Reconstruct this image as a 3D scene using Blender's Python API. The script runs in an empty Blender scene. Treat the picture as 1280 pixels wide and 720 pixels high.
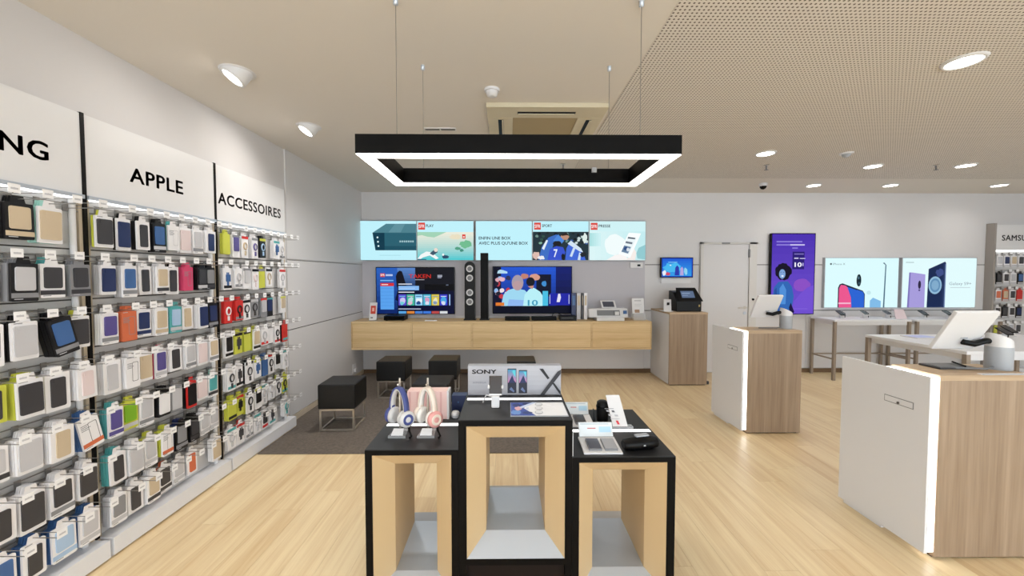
import bpy, bmesh, math, random
from mathutils import Vector, Matrix, Euler
random.seed(7)
PI = math.pi
scene = bpy.context.scene
C = scene.collection

# ------------------------------------------------------------------ camera
CAMZ = 1.59
PITCH = math.atan(17 / 480.0)
YAW = math.atan(5 / 480.0)
cam_d = bpy.data.cameras.new('camera'); cam = bpy.data.objects.new('camera', cam_d); C.objects.link(cam)
cam_d.sensor_width = 36; cam_d.lens = 36 * 480 / 1280.0; cam_d.clip_start = 0.05
cam.location = (0, 0, CAMZ); cam.rotation_euler = (PI / 2 - PITCH, 0, -YAW)
scene.camera = cam

# ------------------------------------------------------------------ world, exposure
w = bpy.data.worlds.new('world'); scene.world = w; w.use_nodes = True
w.node_tree.nodes['Background'].inputs[0].default_value = (0.82, 0.92, 1.0, 1)
w.node_tree.nodes['Background'].inputs[1].default_value = 4.6
vs = scene.view_settings
vs.view_transform = 'Standard'; vs.look = 'None'; vs.gamma = 1.0; vs.use_curve_mapping = False
vs.exposure = 0.17
DL = 6.5        # watts of one ceiling downlight
PEND = 6.5       # emission of the pendant diffuser
WARM = (1.0, 0.975, 0.94)

# room measures
XL, XR, YB, YF, ZC = -2.33, 9.3, 6.15, -3.2, 2.89

# ------------------------------------------------------------------ colours and materials
def lin(h):
    if not isinstance(h, str): return tuple(h)
    h = h.lstrip('#')
    r = []
    for i in (0, 2, 4):
        c = int(h[i:i+2], 16) / 255.0
        r.append(c / 12.92 if c <= 0.04045 else ((c + 0.055) / 1.055) ** 2.4)
    return tuple(r)

def newmat(name):
    m = bpy.data.materials.new(name); m.use_nodes = True
    return m, m.node_tree.nodes, m.node_tree.links, m.node_tree.nodes['Principled BSDF']

def mat(name, col, rough=0.5, metal=0.0, spec=0.5, bump=0.0, bscale=200, var=0.0):
    m, N, L, b = newmat(name)
    c = lin(col)
    b.inputs['Base Color'].default_value = (*c, 1)
    b.inputs['Roughness'].default_value = rough
    b.inputs['Metallic'].default_value = metal
    b.inputs['Specular IOR Level'].default_value = spec
    if bump or var:
        tc = N.new('ShaderNodeTexCoord'); nz = N.new('ShaderNodeTexNoise')
        nz.inputs['Scale'].default_value = bscale; nz.inputs['Detail'].default_value = 4
        L.new(tc.outputs['Object'], nz.inputs['Vector'])
        if bump:
            bp = N.new('ShaderNodeBump'); bp.inputs['Strength'].default_value = bump; bp.inputs['Distance'].default_value = 0.002
            L.new(nz.outputs['Fac'], bp.inputs['Height']); L.new(bp.outputs['Normal'], b.inputs['Normal'])
        if var:
            mx = N.new('ShaderNodeMix'); mx.data_type = 'RGBA'
            mx.inputs[6].default_value = (*[x * (1 - var) for x in c], 1)
            mx.inputs[7].default_value = (*[min(1, x * (1 + var)) for x in c], 1)
            L.new(nz.outputs['Fac'], mx.inputs[0]); L.new(mx.outputs[2], b.inputs['Base Color'])
    return m

def emis(name, col, strength):
    m, N, L, b = newmat(name)
    b.inputs['Base Color'].default_value = (0.8, 0.8, 0.8, 1)
    b.inputs['Emission Color'].default_value = (*lin(col), 1)
    b.inputs['Emission Strength'].default_value = strength
    return m

def woodmat(name, dark, light, axis, scale=1.0, rough=0.45, per_object=False):
    """grain stretched along one axis of the object's own coordinates"""
    m, N, L, b = newmat(name)
    tc = N.new('ShaderNodeTexCoord'); mp = N.new('ShaderNodeMapping')
    st = [14.0 * scale] * 3; st[axis] = 0.55 * scale
    mp.inputs['Scale'].default_value = st
    src = tc.outputs['Object']
    if per_object:
        oi = N.new('ShaderNodeObjectInfo'); ml = N.new('ShaderNodeVectorMath'); ml.operation = 'MULTIPLY_ADD'
        ml.inputs[1].default_value = (1, 1, 1)
        cx = N.new('ShaderNodeCombineXYZ'); mu = N.new('ShaderNodeMath'); mu.operation = 'MULTIPLY'; mu.inputs[1].default_value = 57.0
        L.new(oi.outputs['Random'], mu.inputs[0]); L.new(mu.outputs[0], cx.inputs[0]); L.new(mu.outputs[0], cx.inputs[1])
        L.new(src, ml.inputs[0]); L.new(cx.outputs[0], ml.inputs[2]); src = ml.outputs[0]
    L.new(src, mp.inputs['Vector'])
    n1 = N.new('ShaderNodeTexNoise'); n1.inputs['Scale'].default_value = 1.0; n1.inputs['Detail'].default_value = 5
    n1.inputs['Distortion'].default_value = 1.2
    L.new(mp.outputs[0], n1.inputs['Vector'])
    n2 = N.new('ShaderNodeTexNoise'); n2.inputs['Scale'].default_value = 7.0; n2.inputs['Detail'].default_value = 3
    L.new(mp.outputs[0], n2.inputs['Vector'])
    ad = N.new('ShaderNodeMath'); ad.operation = 'MULTIPLY_ADD'; ad.inputs[1].default_value = 0.45
    L.new(n2.outputs['Fac'], ad.inputs[0]); L.new(n1.outputs['Fac'], ad.inputs[2])
    fac = ad.outputs[0]
    if per_object:
        a2 = N.new('ShaderNodeMath'); a2.operation = 'MULTIPLY_ADD'; a2.inputs[1].default_value = 0.22
        L.new(oi.outputs['Random'], a2.inputs[0]); L.new(fac, a2.inputs[2]); fac = a2.outputs[0]
    cr = N.new('ShaderNodeValToRGB')
    cr.color_ramp.elements[0].position = 0.42; cr.color_ramp.elements[0].color = (*lin(dark), 1)
    cr.color_ramp.elements[1].position = 0.98; cr.color_ramp.elements[1].color = (*lin(light), 1)
    L.new(fac, cr.inputs[0]); L.new(cr.outputs[0], b.inputs['Base Color'])
    b.inputs['Roughness'].default_value = rough
    return m

def printmat(name, strength):
    """flat print; colour comes from the mesh's printed colours. strength > 0: a lit screen or lightbox"""
    m, N, L, b = newmat(name)
    at = N.new('ShaderNodeAttribute'); at.attribute_name = 'Col'
    if strength > 0:
        b.inputs['Base Color'].default_value = (0.0, 0.0, 0.0, 1); b.inputs['Roughness'].default_value = 0.4; b.inputs['Specular IOR Level'].default_value = 0.08
        L.new(at.outputs['Color'], b.inputs['Emission Color']); b.inputs['Emission Strength'].default_value = strength
    else:
        L.new(at.outputs['Color'], b.inputs['Base Color']); b.inputs['Roughness'].default_value = 0.45
    return m

M = {}
M['wall'] = mat('wall_paint', '#d2cfcf', 0.7, bump=0.05, bscale=300)
M['panel'] = mat('wall_panel_white', '#d3d1d2', 0.5)
M['panel_grey'] = mat('backing_grey', '#bdbac0', 0.55)
M['ceil'] = mat('ceiling_paint', '#dcd6ce', 0.8)
M['joint'] = mat('joint_dark', '#55524f', 0.7)
M['plank'] = woodmat('floor_oak', '#cfae80', '#ead4ab', 1, 1.0, 0.38, True)
M['subfloor'] = mat('subfloor', '#8a6f4c', 0.8)
M['carpet'] = mat('carpet_brown', '#655c54', 0.95, bump=0.9, bscale=45, var=0.55)
M['counter_wood'] = woodmat('counter_oak', '#7d664f', '#a89179', 2, 0.8, 0.5)
M['counter_top'] = woodmat('counter_top_oak', '#a88c6c', '#cab396', 0, 0.8, 0.5)
M['cab_wood'] = woodmat('cabinet_oak', '#c29f6c', '#e4c898', 0, 0.8, 0.5)
M['birch'] = mat('birch_lining', '#c8ae86', 0.5, spec=0.3)
M['black'] = mat('black_laminate', '#050404', 0.45, spec=0.12)
M['top_black'] = mat('black_top', '#242425', 0.45, spec=0.35, bump=0.03, bscale=900)
M['plinth_dark'] = mat('plinth_dark', '#150c0a', 0.5, spec=0.2)
M['blackgloss'] = mat('black_gloss', '#020202', 0.2, spec=0.15)
M['plastic_black'] = mat('black_plastic', '#060607', 0.4, spec=0.2)
M['leather'] = mat('black_leatherette', '#101011', 0.42, spec=0.35, bump=0.15, bscale=500)
M['white'] = mat('white_lacquer', '#e0e0e3', 0.4)
M['white_plastic'] = mat('white_plastic', '#dcdbdc', 0.4)
M['grey_plastic'] = mat('grey_plastic', '#a9adb3', 0.4)
M['midgrey'] = mat('mid_grey_plastic', '#77787b', 0.5)
M['metal'] = mat('brushed_steel', '#c3cbd6', 0.35, 0.45)
M['chrome'] = mat('satin_chrome', '#c8c2ba', 0.3, 0.9)
M['legmetal'] = mat('bronze_grey_metal', '#9a8d80', 0.45, 0.5)
M['wire'] = mat('wire_steel', '#9c9a98', 0.35, 0.8)
M['slat'] = mat('rack_panel_grey', '#cfcdcc', 0.6)
M['post'] = mat('post_black', '#0c0a0a', 0.5, spec=.2)
M['beige'] = mat('rack_frame_beige', '#c2b49d', 0.55)
M['sign'] = mat('sign_white', '#e0dfe0', 0.4)
M['ink'] = mat('lettering_black', '#17161a', 0.5)
M['led'] = emis('led_strip', '#ffffff', 6.0)
M['ledsoft'] = emis('led_soft', '#ffffff', 2.2)
M['signlight'] = emis('sign_led', '#ffffff', 1.3)
M['pend'] = emis('pendant_diffuser', '#fffaf4', PEND)
M['lens'] = emis('downlight_lens', '#fff8ee', 14.0)
M['tag'] = mat('tag_white', '#f0eff0', 0.4)
M['screen'] = printmat('lit_screen', 0.88)
M['lightbox'] = printmat('lit_box', 0.92)
M['print'] = printmat('printed', 0)
def acrylic():
    m, N, L, b = newmat('clear_acrylic')
    b.inputs['Base Color'].default_value = (0.96, 0.98, 1, 1); b.inputs['Roughness'].default_value = 0.05
    b.inputs['Alpha'].default_value = 0.28
    return m
M['acrylic'] = acrylic()
def glassmat():
    m, N, L, b = newmat('shop_glass')
    b.inputs['Base Color'].default_value = (1, 1, 1, 1); b.inputs['Alpha'].default_value = 0.06; b.inputs['Roughness'].default_value = 0.02
    return m
M['glass'] = glassmat()
def perfmat(p):
    m, N, L, b = newmat('perforated_plaster')
    tc = N.new('ShaderNodeTexCoord'); sc = N.new('ShaderNodeVectorMath'); sc.operation = 'MULTIPLY'; sc.inputs[1].default_value = (1/p, 1/p, 0)
    fr = N.new('ShaderNodeVectorMath'); fr.operation = 'FRACTION'
    su = N.new('ShaderNodeVectorMath'); su.operation = 'SUBTRACT'; su.inputs[1].default_value = (0.5, 0.5, 0)
    ln = N.new('ShaderNodeVectorMath'); ln.operation = 'LENGTH'
    lt = N.new('ShaderNodeMath'); lt.operation = 'LESS_THAN'; lt.inputs[1].default_value = 0.235
    mx = N.new('ShaderNodeMix'); mx.data_type = 'RGBA'
    mx.inputs[6].default_value = (*lin('#dcd6ce'), 1); mx.inputs[7].default_value = (*lin('#5d5048'), 1)
    L.new(tc.outputs['Object'], sc.inputs[0]); L.new(sc.outputs[0], fr.inputs[0]); L.new(fr.outputs[0], su.inputs[0])
    L.new(su.outputs[0], ln.inputs[0]); L.new(ln.outputs['Value'], lt.inputs[0]); L.new(lt.outputs[0], mx.inputs[0])
    L.new(mx.outputs[2], b.inputs['Base Color']); b.inputs['Roughness'].default_value = 0.8
    return m
M['perf'] = perfmat(0.0234)

# ------------------------------------------------------------------ mesh helpers (all in world coordinates; obj() recentres)
class MB:
    def __init__(s): s.v = []; s.f = []; s.smooth = []
    def add(s, vs, fs, sm=False):
        o = len(s.v); s.v += [tuple(p) for p in vs]
        for f in fs: s.f.append([i + o for i in f]); s.smooth.append(sm)
        return s
    def box(s, x0, x1, y0, y1, z0, z1):
        x0, x1 = min(x0, x1), max(x0, x1); y0, y1 = min(y0, y1), max(y0, y1); z0, z1 = min(z0, z1), max(z0, z1)
        vs = [(x0,y0,z0),(x1,y0,z0),(x1,y1,z0),(x0,y1,z0),(x0,y0,z1),(x1,y0,z1),(x1,y1,z1),(x0,y1,z1)]
        return s.add(vs, [(0,3,2,1),(4,5,6,7),(0,1,5,4),(1,2,6,5),(2,3,7,6),(3,0,4,7)])
    def quad(s, a, b, c, d): return s.add([a, b, c, d], [(0,1,2,3)])
    def prism(s, pts, vec):
        n = len(pts); vec = Vector(vec); a = [Vector(p) for p in pts]; b = [p + vec for p in a]
        fs = [tuple(range(n))[::-1], tuple(range(n, 2*n))] + [(i, (i+1) % n, n + (i+1) % n, n + i) for i in range(n)]
        return s.add(a + b, fs)
    def cyl(s, p0, p1, r, n=12, r1=None, cap=True):
        p0, p1 = Vector(p0), Vector(p1); r1 = r if r1 is None else r1
        d = (p1 - p0).normalized(); u = d.orthogonal().normalized(); w_ = d.cross(u)
        vs = []
        for p, rr in ((p0, r), (p1, r1)):
            for i in range(n):
                a = 2 * PI * i / n; vs.append(p + u * math.cos(a) * rr + w_ * math.sin(a) * rr)
        s.add(vs, [(i, (i+1) % n, n + (i+1) % n, n + i) for i in range(n)], True)
        if cap:
            s.add(vs[:n], [tuple(range(n))[::-1]]); s.add(vs[n:], [tuple(range(n))])
        return s
    def lathe(s, prof, c, n=20, axis=(0,0,1)):
        c = Vector(c); d = Vector(axis).normalized(); u = d.orthogonal().normalized(); w_ = d.cross(u)
        vs = []
        for r, h in prof:
            for i in range(n):
                a = 2 * PI * i / n; vs.append(c + d * h + u * math.cos(a) * r + w_ * math.sin(a) * r)
        fs = []
        for k in range(len(prof) - 1):
            fs += [(k*n + i, k*n + (i+1) % n, (k+1)*n + (i+1) % n, (k+1)*n + i) for i in range(n)]
        s.add(vs, fs, True)
        if prof[0][0] > 1e-4: s.add(vs[:n], [tuple(range(n))[::-1]])
        if prof[-1][0] > 1e-4: s.add(vs[-n:], [tuple(range(n))])
        return s
    def tube(s, pts, r, n=8, closed=False):
        pts = [Vector(p) for p in pts]; m = len(pts); vs = []; up = None
        for i, p in enumerate(pts):
            if closed: t = pts[(i+1) % m] - pts[i-1]
            else: t = pts[min(i+1, m-1)] - pts[max(i-1, 0)]
            t.normalize()
            u = t.orthogonal() if up is None else up - t * up.dot(t)
            u.normalize(); up = u; w_ = t.cross(u)
            for k in range(n):
                a = 2 * PI * k / n; vs.append(p + u * math.cos(a) * r + w_ * math.sin(a) * r)
        fs = []
        for i in range(m if closed else m - 1):
            j = (i + 1) % m
            fs += [(i*n + k, i*n + (k+1) % n, j*n + (k+1) % n, j*n + k) for k in range(n)]
        s.add(vs, fs, True)
        if not closed: s.add(vs[:n], [tuple(range(n))[::-1]]); s.add(vs[-n:], [tuple(range(n))])
        return s
    def mesh(s, name, mt, off=(0,0,0)):
        me = bpy.data.meshes.new(name)
        me.from_pydata([(p[0]-off[0], p[1]-off[1], p[2]-off[2]) for p in s.v], [], s.f)
        me.polygons.foreach_set('use_smooth', s.smooth)
        if mt: me.materials.append(mt)
        me.update(); return me

WORLD = {}
def setw(o, loc): WORLD[o.name] = Vector(loc)
def tag(o, label=None, cat=None, group=None, kind=None):
    if label: o['label'] = label
    if cat: o['category'] = cat
    if group: o['group'] = group
    if kind: o['kind'] = kind
    return o
def attach(o, wl, parent):
    """place object with world origin wl, child of parent (parents are unrotated when parts are added)"""
    if parent is not None:
        o.parent = parent; o.location = Vector(wl) - WORLD[parent.name]
    else: o.location = wl
    setw(o, wl)
def bev(o, wd, seg=2):
    b = o.modifiers.new('bevel', 'BEVEL'); b.width = wd; b.segments = seg; b.limit_method = 'ANGLE'; b.angle_limit = 0.7
    return o
def obj(name, mb, mt, parent=None, bevel=0, label=None):
    xs = [p[0] for p in mb.v]; ys = [p[1] for p in mb.v]; zs = [p[2] for p in mb.v]
    c = Vector(((min(xs)+max(xs))/2, (min(ys)+max(ys))/2, min(zs)))
    o = bpy.data.objects.new(name, mb.mesh(name, M[mt] if isinstance(mt, str) else mt, c)); C.objects.link(o)
    attach(o, c, parent)
    if bevel: bev(o, bevel)
    if label: o['label'] = label
    return o
def inst(name, me, loc, parent=None):
    o = bpy.data.objects.new(name, me); C.objects.link(o); attach(o, Vector(loc), parent); return o
def thing(name, label, cat, loc, group=None):
    o = bpy.data.objects.new(name, None); o.empty_display_size = 0.05; C.objects.link(o); attach(o, Vector(loc), None)
    return tag(o, label, cat, group)
def struct(name, mb, mt, parent=None, bevel=0):
    o = obj(name, mb, mt, parent, bevel)
    if parent is None: o['kind'] = 'structure'
    return o
def box(*a): return MB().box(*a)

_tc = {}
def text_tris(txt, bold=0.0, spacing=1.0):
    """lettering as 2-D triangles, scaled so that capitals are 1 high, starting at x = 0"""
    k = (txt, bold, spacing)
    if k in _tc: return _tc[k]
    cu = bpy.data.curves.new('t', 'FONT'); cu.body = txt; cu.size = 1; cu.space_character = spacing
    cu.resolution_u = 3
    o = bpy.data.objects.new('t', cu); C.objects.link(o)
    dg = bpy.context.evaluated_depsgraph_get(); dg.update()
    me = bpy.data.meshes.new_from_object(o.evaluated_get(dg))
    v0 = [(v.co.x, v.co.y) for v in me.vertices]; f0 = [tuple(p.vertices) for p in me.polygons]
    bpy.data.objects.remove(o); bpy.data.meshes.remove(me); bpy.data.curves.remove(cu)
    vs, fs = [], []
    # bold strokes: the same letters set again a little to each side
    for dx, dy in ([(0, 0)] if not bold else [(0, 0), (bold, 0), (-bold, 0), (0, bold*.7), (0, -bold*.7), (bold*.7, bold*.5), (-bold*.7, bold*.5), (bold*.7, -bold*.5), (-bold*.7, -bold*.5)]):
        n = len(vs); vs += [(x + dx, y + dy) for x, y in v0]; fs += [tuple(i + n for i in f) for f in f0]
    H = 0.7
    x0 = min(v[0] for v in vs)
    vs = [((x - x0) / H, y / H) for x, y in vs]
    _tc[k] = (vs, fs, max(v[0] for v in vs)); return _tc[k]

class Print:
    """flat artwork in a u,v frame: list of coloured polygons, each layer a hair above the last"""
    def __init__(s, O, U, V, W, H, step=0.0004):
        s.O = Vector(O); s.U = Vector(U).normalized(); s.V = Vector(V).normalized(); s.N = s.U.cross(s.V)
        s.W = W; s.H = H; s.v = []; s.f = []; s.c = []; s.k = 0; s.step = step
    def P(s, u, v): return s.O + s.U * (u * s.W) + s.V * (v * s.H) + s.N * (s.k * s.step)
    def poly(s, pts, col, layer=True):
        o = len(s.v); s.v += [s.P(u, v) for u, v in pts]; s.f.append(tuple(range(o, o + len(pts)))); s.c.append(lin(col))
        if layer: s.k += 1
        return s
    def rect(s, u0, v0, u1, v1, col, layer=True): return s.poly([(u0,v0),(u1,v0),(u1,v1),(u0,v1)], col, layer)
    def ell(s, u, v, ru, rv, col, n=18, layer=True):
        return s.poly([(u + ru*math.cos(2*PI*i/n), v + rv*math.sin(2*PI*i/n)) for i in range(n)], col, layer)
    def blob(s, u, v, ru, rv, col, seed, n=20, j=0.2):
        r = random.Random(seed)
        return s.poly([(u + ru*q*math.cos(2*PI*i/n), v + rv*q*math.sin(2*PI*i/n)) for i in range(n) for q in [1 + r.uniform(-j, j)]], col)
    def grad(s, u0, v0, u1, v1, c0, c1, n=10, horiz=False):
        a, b = lin(c0), lin(c1)
        for i in range(n):
            t0, t1 = i/n, (i+1)/n; t = (i + .5)/n; col = tuple(a[k]*(1-t) + b[k]*t for k in range(3))
            if horiz: s.rect(u0 + (u1-u0)*t0, v0, u0 + (u1-u0)*t1, v1, col, False)
            else: s.rect(u0, v0 + (v1-v0)*t0, u1, v0 + (v1-v0)*t1, col, False)
        s.k += 1; return s
    def text(s, txt, u, v, h, col, width=None, bold=0.0, center=False):
        """h: cap height as a part of H; width: total as a part of W"""
        vs, fs, tw = text_tris(txt, bold)
        sy = h * s.H; sx = sy if width is None else width * s.W / tw
        du = sx / s.W; u0 = u - (tw * du / 2 if center else 0)
        o = len(s.v); s.v += [s.P(u0 + x * du, v + y * h) for x, y in vs]
        for f in fs: s.f.append(tuple(i + o for i in f)); s.c.append(lin(col))
        s.k += 1; return s
    def build(s, name, mt, parent=None):
        c = s.O
        me = bpy.data.meshes.new(name); me.from_pydata([tuple(p - c) for p in s.v], [], s.f)
        at = me.color_attributes.new('Col', 'FLOAT_COLOR', 'CORNER')
        i = 0
        for p, col in zip(me.polygons, s.c):
            for _ in p.vertices: at.data[i].color = (*col, 1); i += 1
        me.materials.append(M[mt]); me.update()
        o = bpy.data.objects.new(name, me); C.objects.link(o); attach(o, c, parent); return o

# pixel -> point on a plane (the pixel gives only the direction)
CM = Euler((PI/2 - PITCH, 0, -YAW)).to_matrix()
def ray(px, py): return CM @ Vector(((px - 640) / 480.0, (360 - py) / 480.0, -1))
def onz(px, py, z): d = ray(px, py); t = (z - CAMZ) / d.z; return Vector((d.x*t, d.y*t, z))
def ony(px, py, y): d = ray(px, py); t = y / d.y; return Vector((d.x*t, y, CAMZ + d.z*t))
def onx(px, py, x): d = ray(px, py); t = x / d.x; return Vector((x, d.y*t, CAMZ + d.z*t))

# ================================================================== THE ROOM
floor = struct('floor', box(XL-.1, XR+.1, YF-.1, YB+.1, -.08, -.008), 'subfloor')
CARP = (XL+.02, 0.46, 3.36, YB-.01)
# planks: every plank in view is a piece of its own; those behind the camera are one joined part
PW, PL = 0.185, 1.29
pm = MB().box(-PW/2+.0006, PW/2-.0006, -PL/2+.0006, PL/2-.0006, -.008, 0).mesh('plank', M['plank'])
rest = MB(); col = 0; x = XL + PW/2 + .005
while x < XR - .02:
    off = random.uniform(0, PL)
    y = YF - off + PL/2
    while y < YB + PL/2:
        y0, y1 = max(y - PL/2, YF), min(y + PL/2, YB - .002)
        if y1 - y0 > 0.03:
            full = abs((y1 - y0) - PL) < 1e-6
            hidden = (x - PW/2 > CARP[0]-.2 and x + PW/2 < CARP[1] and y0 > CARP[2] and y1 < CARP[3] + .1)
            seen = y1 > 1.15 and abs(x) < 1.5 * y1 + .3
            if seen and not hidden:
                o = inst('plank', pm, (x, (y0 + y1)/2, 0), floor)
                if not full: o.scale = (1, (y1 - y0)/PL, 1)
            elif not hidden:
                rest.box(x-PW/2+.0006, x+PW/2-.0006, y0+.0006, y1-.0006, -.008, 0)
        y += PL
    x += PW
tag(obj('plank_field', rest, 'plank', floor), kind='stuff')
cp = obj('carpet', MB().prism([(XL+.118, CARP[2], .0005), (CARP[1], CARP[2], .0005), (CARP[1], CARP[3], .0005), (XL+.022, CARP[3], .0005), (XL+.022, 4.005, .0005), (XL+.118, 4.005, .0005)], (0, 0, .0075)), 'carpet')
tag(cp, 'dark brown-grey carpet under the stools in the television corner', 'carpet')

ceil = struct('ceiling', box(XL-.1, XR+.1, YF-.1, YB+.1, ZC, ZC+.1), 'ceil')
struct('perforated_panel', box(0.815, XR-.4, -2.6, 5.2, ZC-.004, ZC+.001), 'perf', ceil)

wl = struct('wall_left', box(XL-.12, XL, YF-.1, YB+.1, -.05, ZC), 'wall')
wb = struct('wall_back', box(XL, XR, YB, YB+.12, -.05, ZC), 'wall')
wr = struct('wall_right', box(XR, XR+.12, YF-.1, YB+.1, -.05, ZC), 'wall')
# glazed shop front behind the camera
wf = MB().box(XL, XR, YF-.1, YF, 2.7, ZC).box(XL, XR, YF-.1, YF, -.05, .12)
for i in range(6):
    xx = XL + (XR - XL - .1) * i / 5
    wf.box(xx, xx+.1, YF-.1, YF, .1, 2.72)
struct('wall_front', wf, 'midgrey')
for i in range(5):
    x0 = XL + (XR - XL - .1) * i / 5 + .1; x1 = XL + (XR - XL - .1) * (i+1) / 5
    struct('window_%d' % (i+1), box(x0, x1, YF-.06, YF-.05, .12, 2.7), 'glass')

# wall cladding: white panels with dark open joints
def panels_left(y0, y1, zs):
    struct('joint_strip', box(XL-.001, XL+.002, y0, y1, zs[0], zs[-1]), 'joint', wl)
    for a, b in zip(zs[:-1], zs[1:]): struct('wall_panel', box(XL, XL+.014, y0, y1, a+.005, b-.005), 'panel', wl)
panels_left(4.06, YB-.4, [.07, 1.0, 1.745])
struct('wall_panel', box(XL, XL+.014, 4.06, YB-.4, 1.755, ZC), 'panel', wl)
panels_left(YB-.4, YB-.014, [.07, 1.0, 1.745])
struct('wall_panel', box(XL, XL+.014, YB-.4, YB-.014, 1.755, ZC), 'panel', wl)
def panels_back(xs, zs, top=True):
    struct('joint_strip', box(xs[0], xs[-1], YB-.002, YB+.001, zs[0], zs[-1]+.02), 'joint', wb)
    for a, b in zip(xs[:-1], xs[1:]):
        for c, d in zip(zs[:-1], zs[1:]):
            struct('wall_panel', box(a+.003, b-.003, YB-.014, YB, c+.006, d-.006), 'panel', wb)
        if top: struct('wall_panel', box(a, b, YB-.014, YB, zs[-1]+.006, ZC), 'panel', wb)
DX0, DX1, DZ = 3.07, 3.97, 2.10
panels_back([2.19, DX0], [.07, 1.01, 1.745], False)
struct('wall_panel', box(XL, DX0, YB-.014, YB, 2.45, ZC), 'panel', wb)
struct('wall_panel', box(2.19, DX0, YB-.014, YB, 1.751, 2.45), 'panel', wb)
struct('wall_panel', box(DX0, DX1, YB-.014, YB, DZ+.005, ZC), 'panel', wb)
panels_back([DX1, 4.82, 6.2, 7.5, XR], [.07, 1.01, 1.745])
struct('backing_panel', box(XL, 2.19, YB-.02, YB, .93, 1.80), 'panel_grey', wb)
struct('backing_panel', box(XL, 2.19, YB-.016, YB, .07, .92), 'panel', wb)
struct('baseboard_back', MB().box(XL, DX0, YB-.02, YB, 0, .065).box(DX1, XR, YB-.02, YB, 0, .065), mat('baseboard_brown', '#6d5439', 0.6))
struct('baseboard_left', box(XL, XL+.02, 4.06, YB-.03, 0, .065), mat('baseboard_light', '#c9bba6', 0.5))

# door
door = struct('door_1', box(DX0+.045, DX1-.125, YB-.045, YB-.014, .012, DZ-.03), 'panel')
struct('door_frame', MB().box(DX0, DX0+.04, YB-.06, YB, 0, DZ).box(DX1-.12, DX1, YB-.06, YB, 0, DZ).box(DX0, DX1, YB-.06, YB, DZ-.028, DZ),
       mat('door_frame_grey', '#cfccc8', 0.5), door)
hx = DX1 - .175
struct('door_handle', MB().cyl((hx, YB-.045, 1.06), (hx, YB-.053, 1.06), .026, 16).cyl((hx, YB-.05, 1.06), (hx, YB-.095, 1.06), .009, 10)
       .tube([(hx, YB-.095, 1.06), (hx-.03, YB-.098, 1.06), (hx-.13, YB-.095, 1.058)], .009), 'chrome', door)
struct('lock_rosette', MB().cyl((hx, YB-.045, .97), (hx, YB-.053, .97), .026, 16), 'metal', door)
struct('hinge', box(DX1-.135, DX1-.115, YB-.07, YB-.044, 1.86, 1.99), 'midgrey', door)
struct('door_plate', box(3.4, 3.53, YB-.066, YB-.06, DZ-.026, DZ-.004), 'midgrey', door)
struct('door_button', MB().cyl((DX1-.055, YB-.06, 1.19), (DX1-.055, YB-.072, 1.19), .018, 12), 'black', door)

# ================================================================== CEILING FITTINGS
def downlight(px, py, label, r=.085, light=True, pos=None, watts=None):
    p = onz(px, py, ZC) if pos is None else Vector((pos[0], pos[1], ZC))
    z = ZC - (.004 if p.x > .815 else 0)
    t = thing('downlight', label, 'ceiling light', (p.x, p.y, z - .012), 'recessed ceiling downlights')
    obj('trim_ring', MB().lathe([(r-.004, .012), (r-.004, .0), (r+.010, .0), (r+.018, .012)], (p.x, p.y, z-.012), 24), 'white_plastic', t)
    obj('lens', MB().cyl((p.x, p.y, z-.008), (p.x, p.y, z-.002), r-.004, 24), 'lens', t)
    ld = bpy.data.lights.new('downlight_lamp', 'AREA'); ld.shape = 'DISK'; ld.size = r*2; ld.energy = DL if watts is None else watts
    ld.color = WARM; ld.spread = 2.4
    lo = bpy.data.objects.new('lamp', ld); C.objects.link(lo); attach(lo, (p.x, p.y, z-.016), t)
    return t
for px, py, lb in [(1205, 75, 'largest round downlight in the perforated ceiling, upper right'),
                   (957, 191, 'round downlight nearest the right end of the pendant light'),
                   (1091, 207, 'round downlight left of the right-hand sprinkler, second row from the back'),
                   (1207, 206, 'round downlight right of the right-hand sprinkler, second row from the back'),
                   (1017, 231, 'leftmost round downlight of the row nearest the back wall'),
                   (1113, 231, 'middle round downlight of the row nearest the back wall'),
                   (1249, 231, 'rightmost round downlight of the row nearest the back wall')]:
    downlight(px, py, lb, watts=(4.0 if py < 100 else (4.0 if py < 215 else 2.0)))
for i, (x_, y_) in enumerate([(-1.55, 0.9), (-1.5, -0.4), (0.6, -0.8), (2.6, -0.6), (4.8, -0.4), (7.2, 0.2), (-1.2, -2.2), (1.2, -2.3), (3.6, -2.2), (6.2, -2.0), (6.8, 2.2), (3.2, 1.0)]):  # unseen downlights, added outside the view to light the room
    downlight(0, 0, 'added unseen downlight in the ceiling behind or beside the viewer', pos=(x_, y_), watts=(1.2 if (x_, y_) == (3.2, 1.0) else (1.6 if x_ > 2 else DL)))
downlight(468, 180, 'added fill downlight, unseen behind the left end of the pendant light', watts=11)  # added fill light for the television corner, out of sight behind the pendant
downlight(585, 180, 'added fill downlight, unseen behind the middle of the pendant light', watts=11)  # second added fill light for that corner, also screened by the pendant
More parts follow.
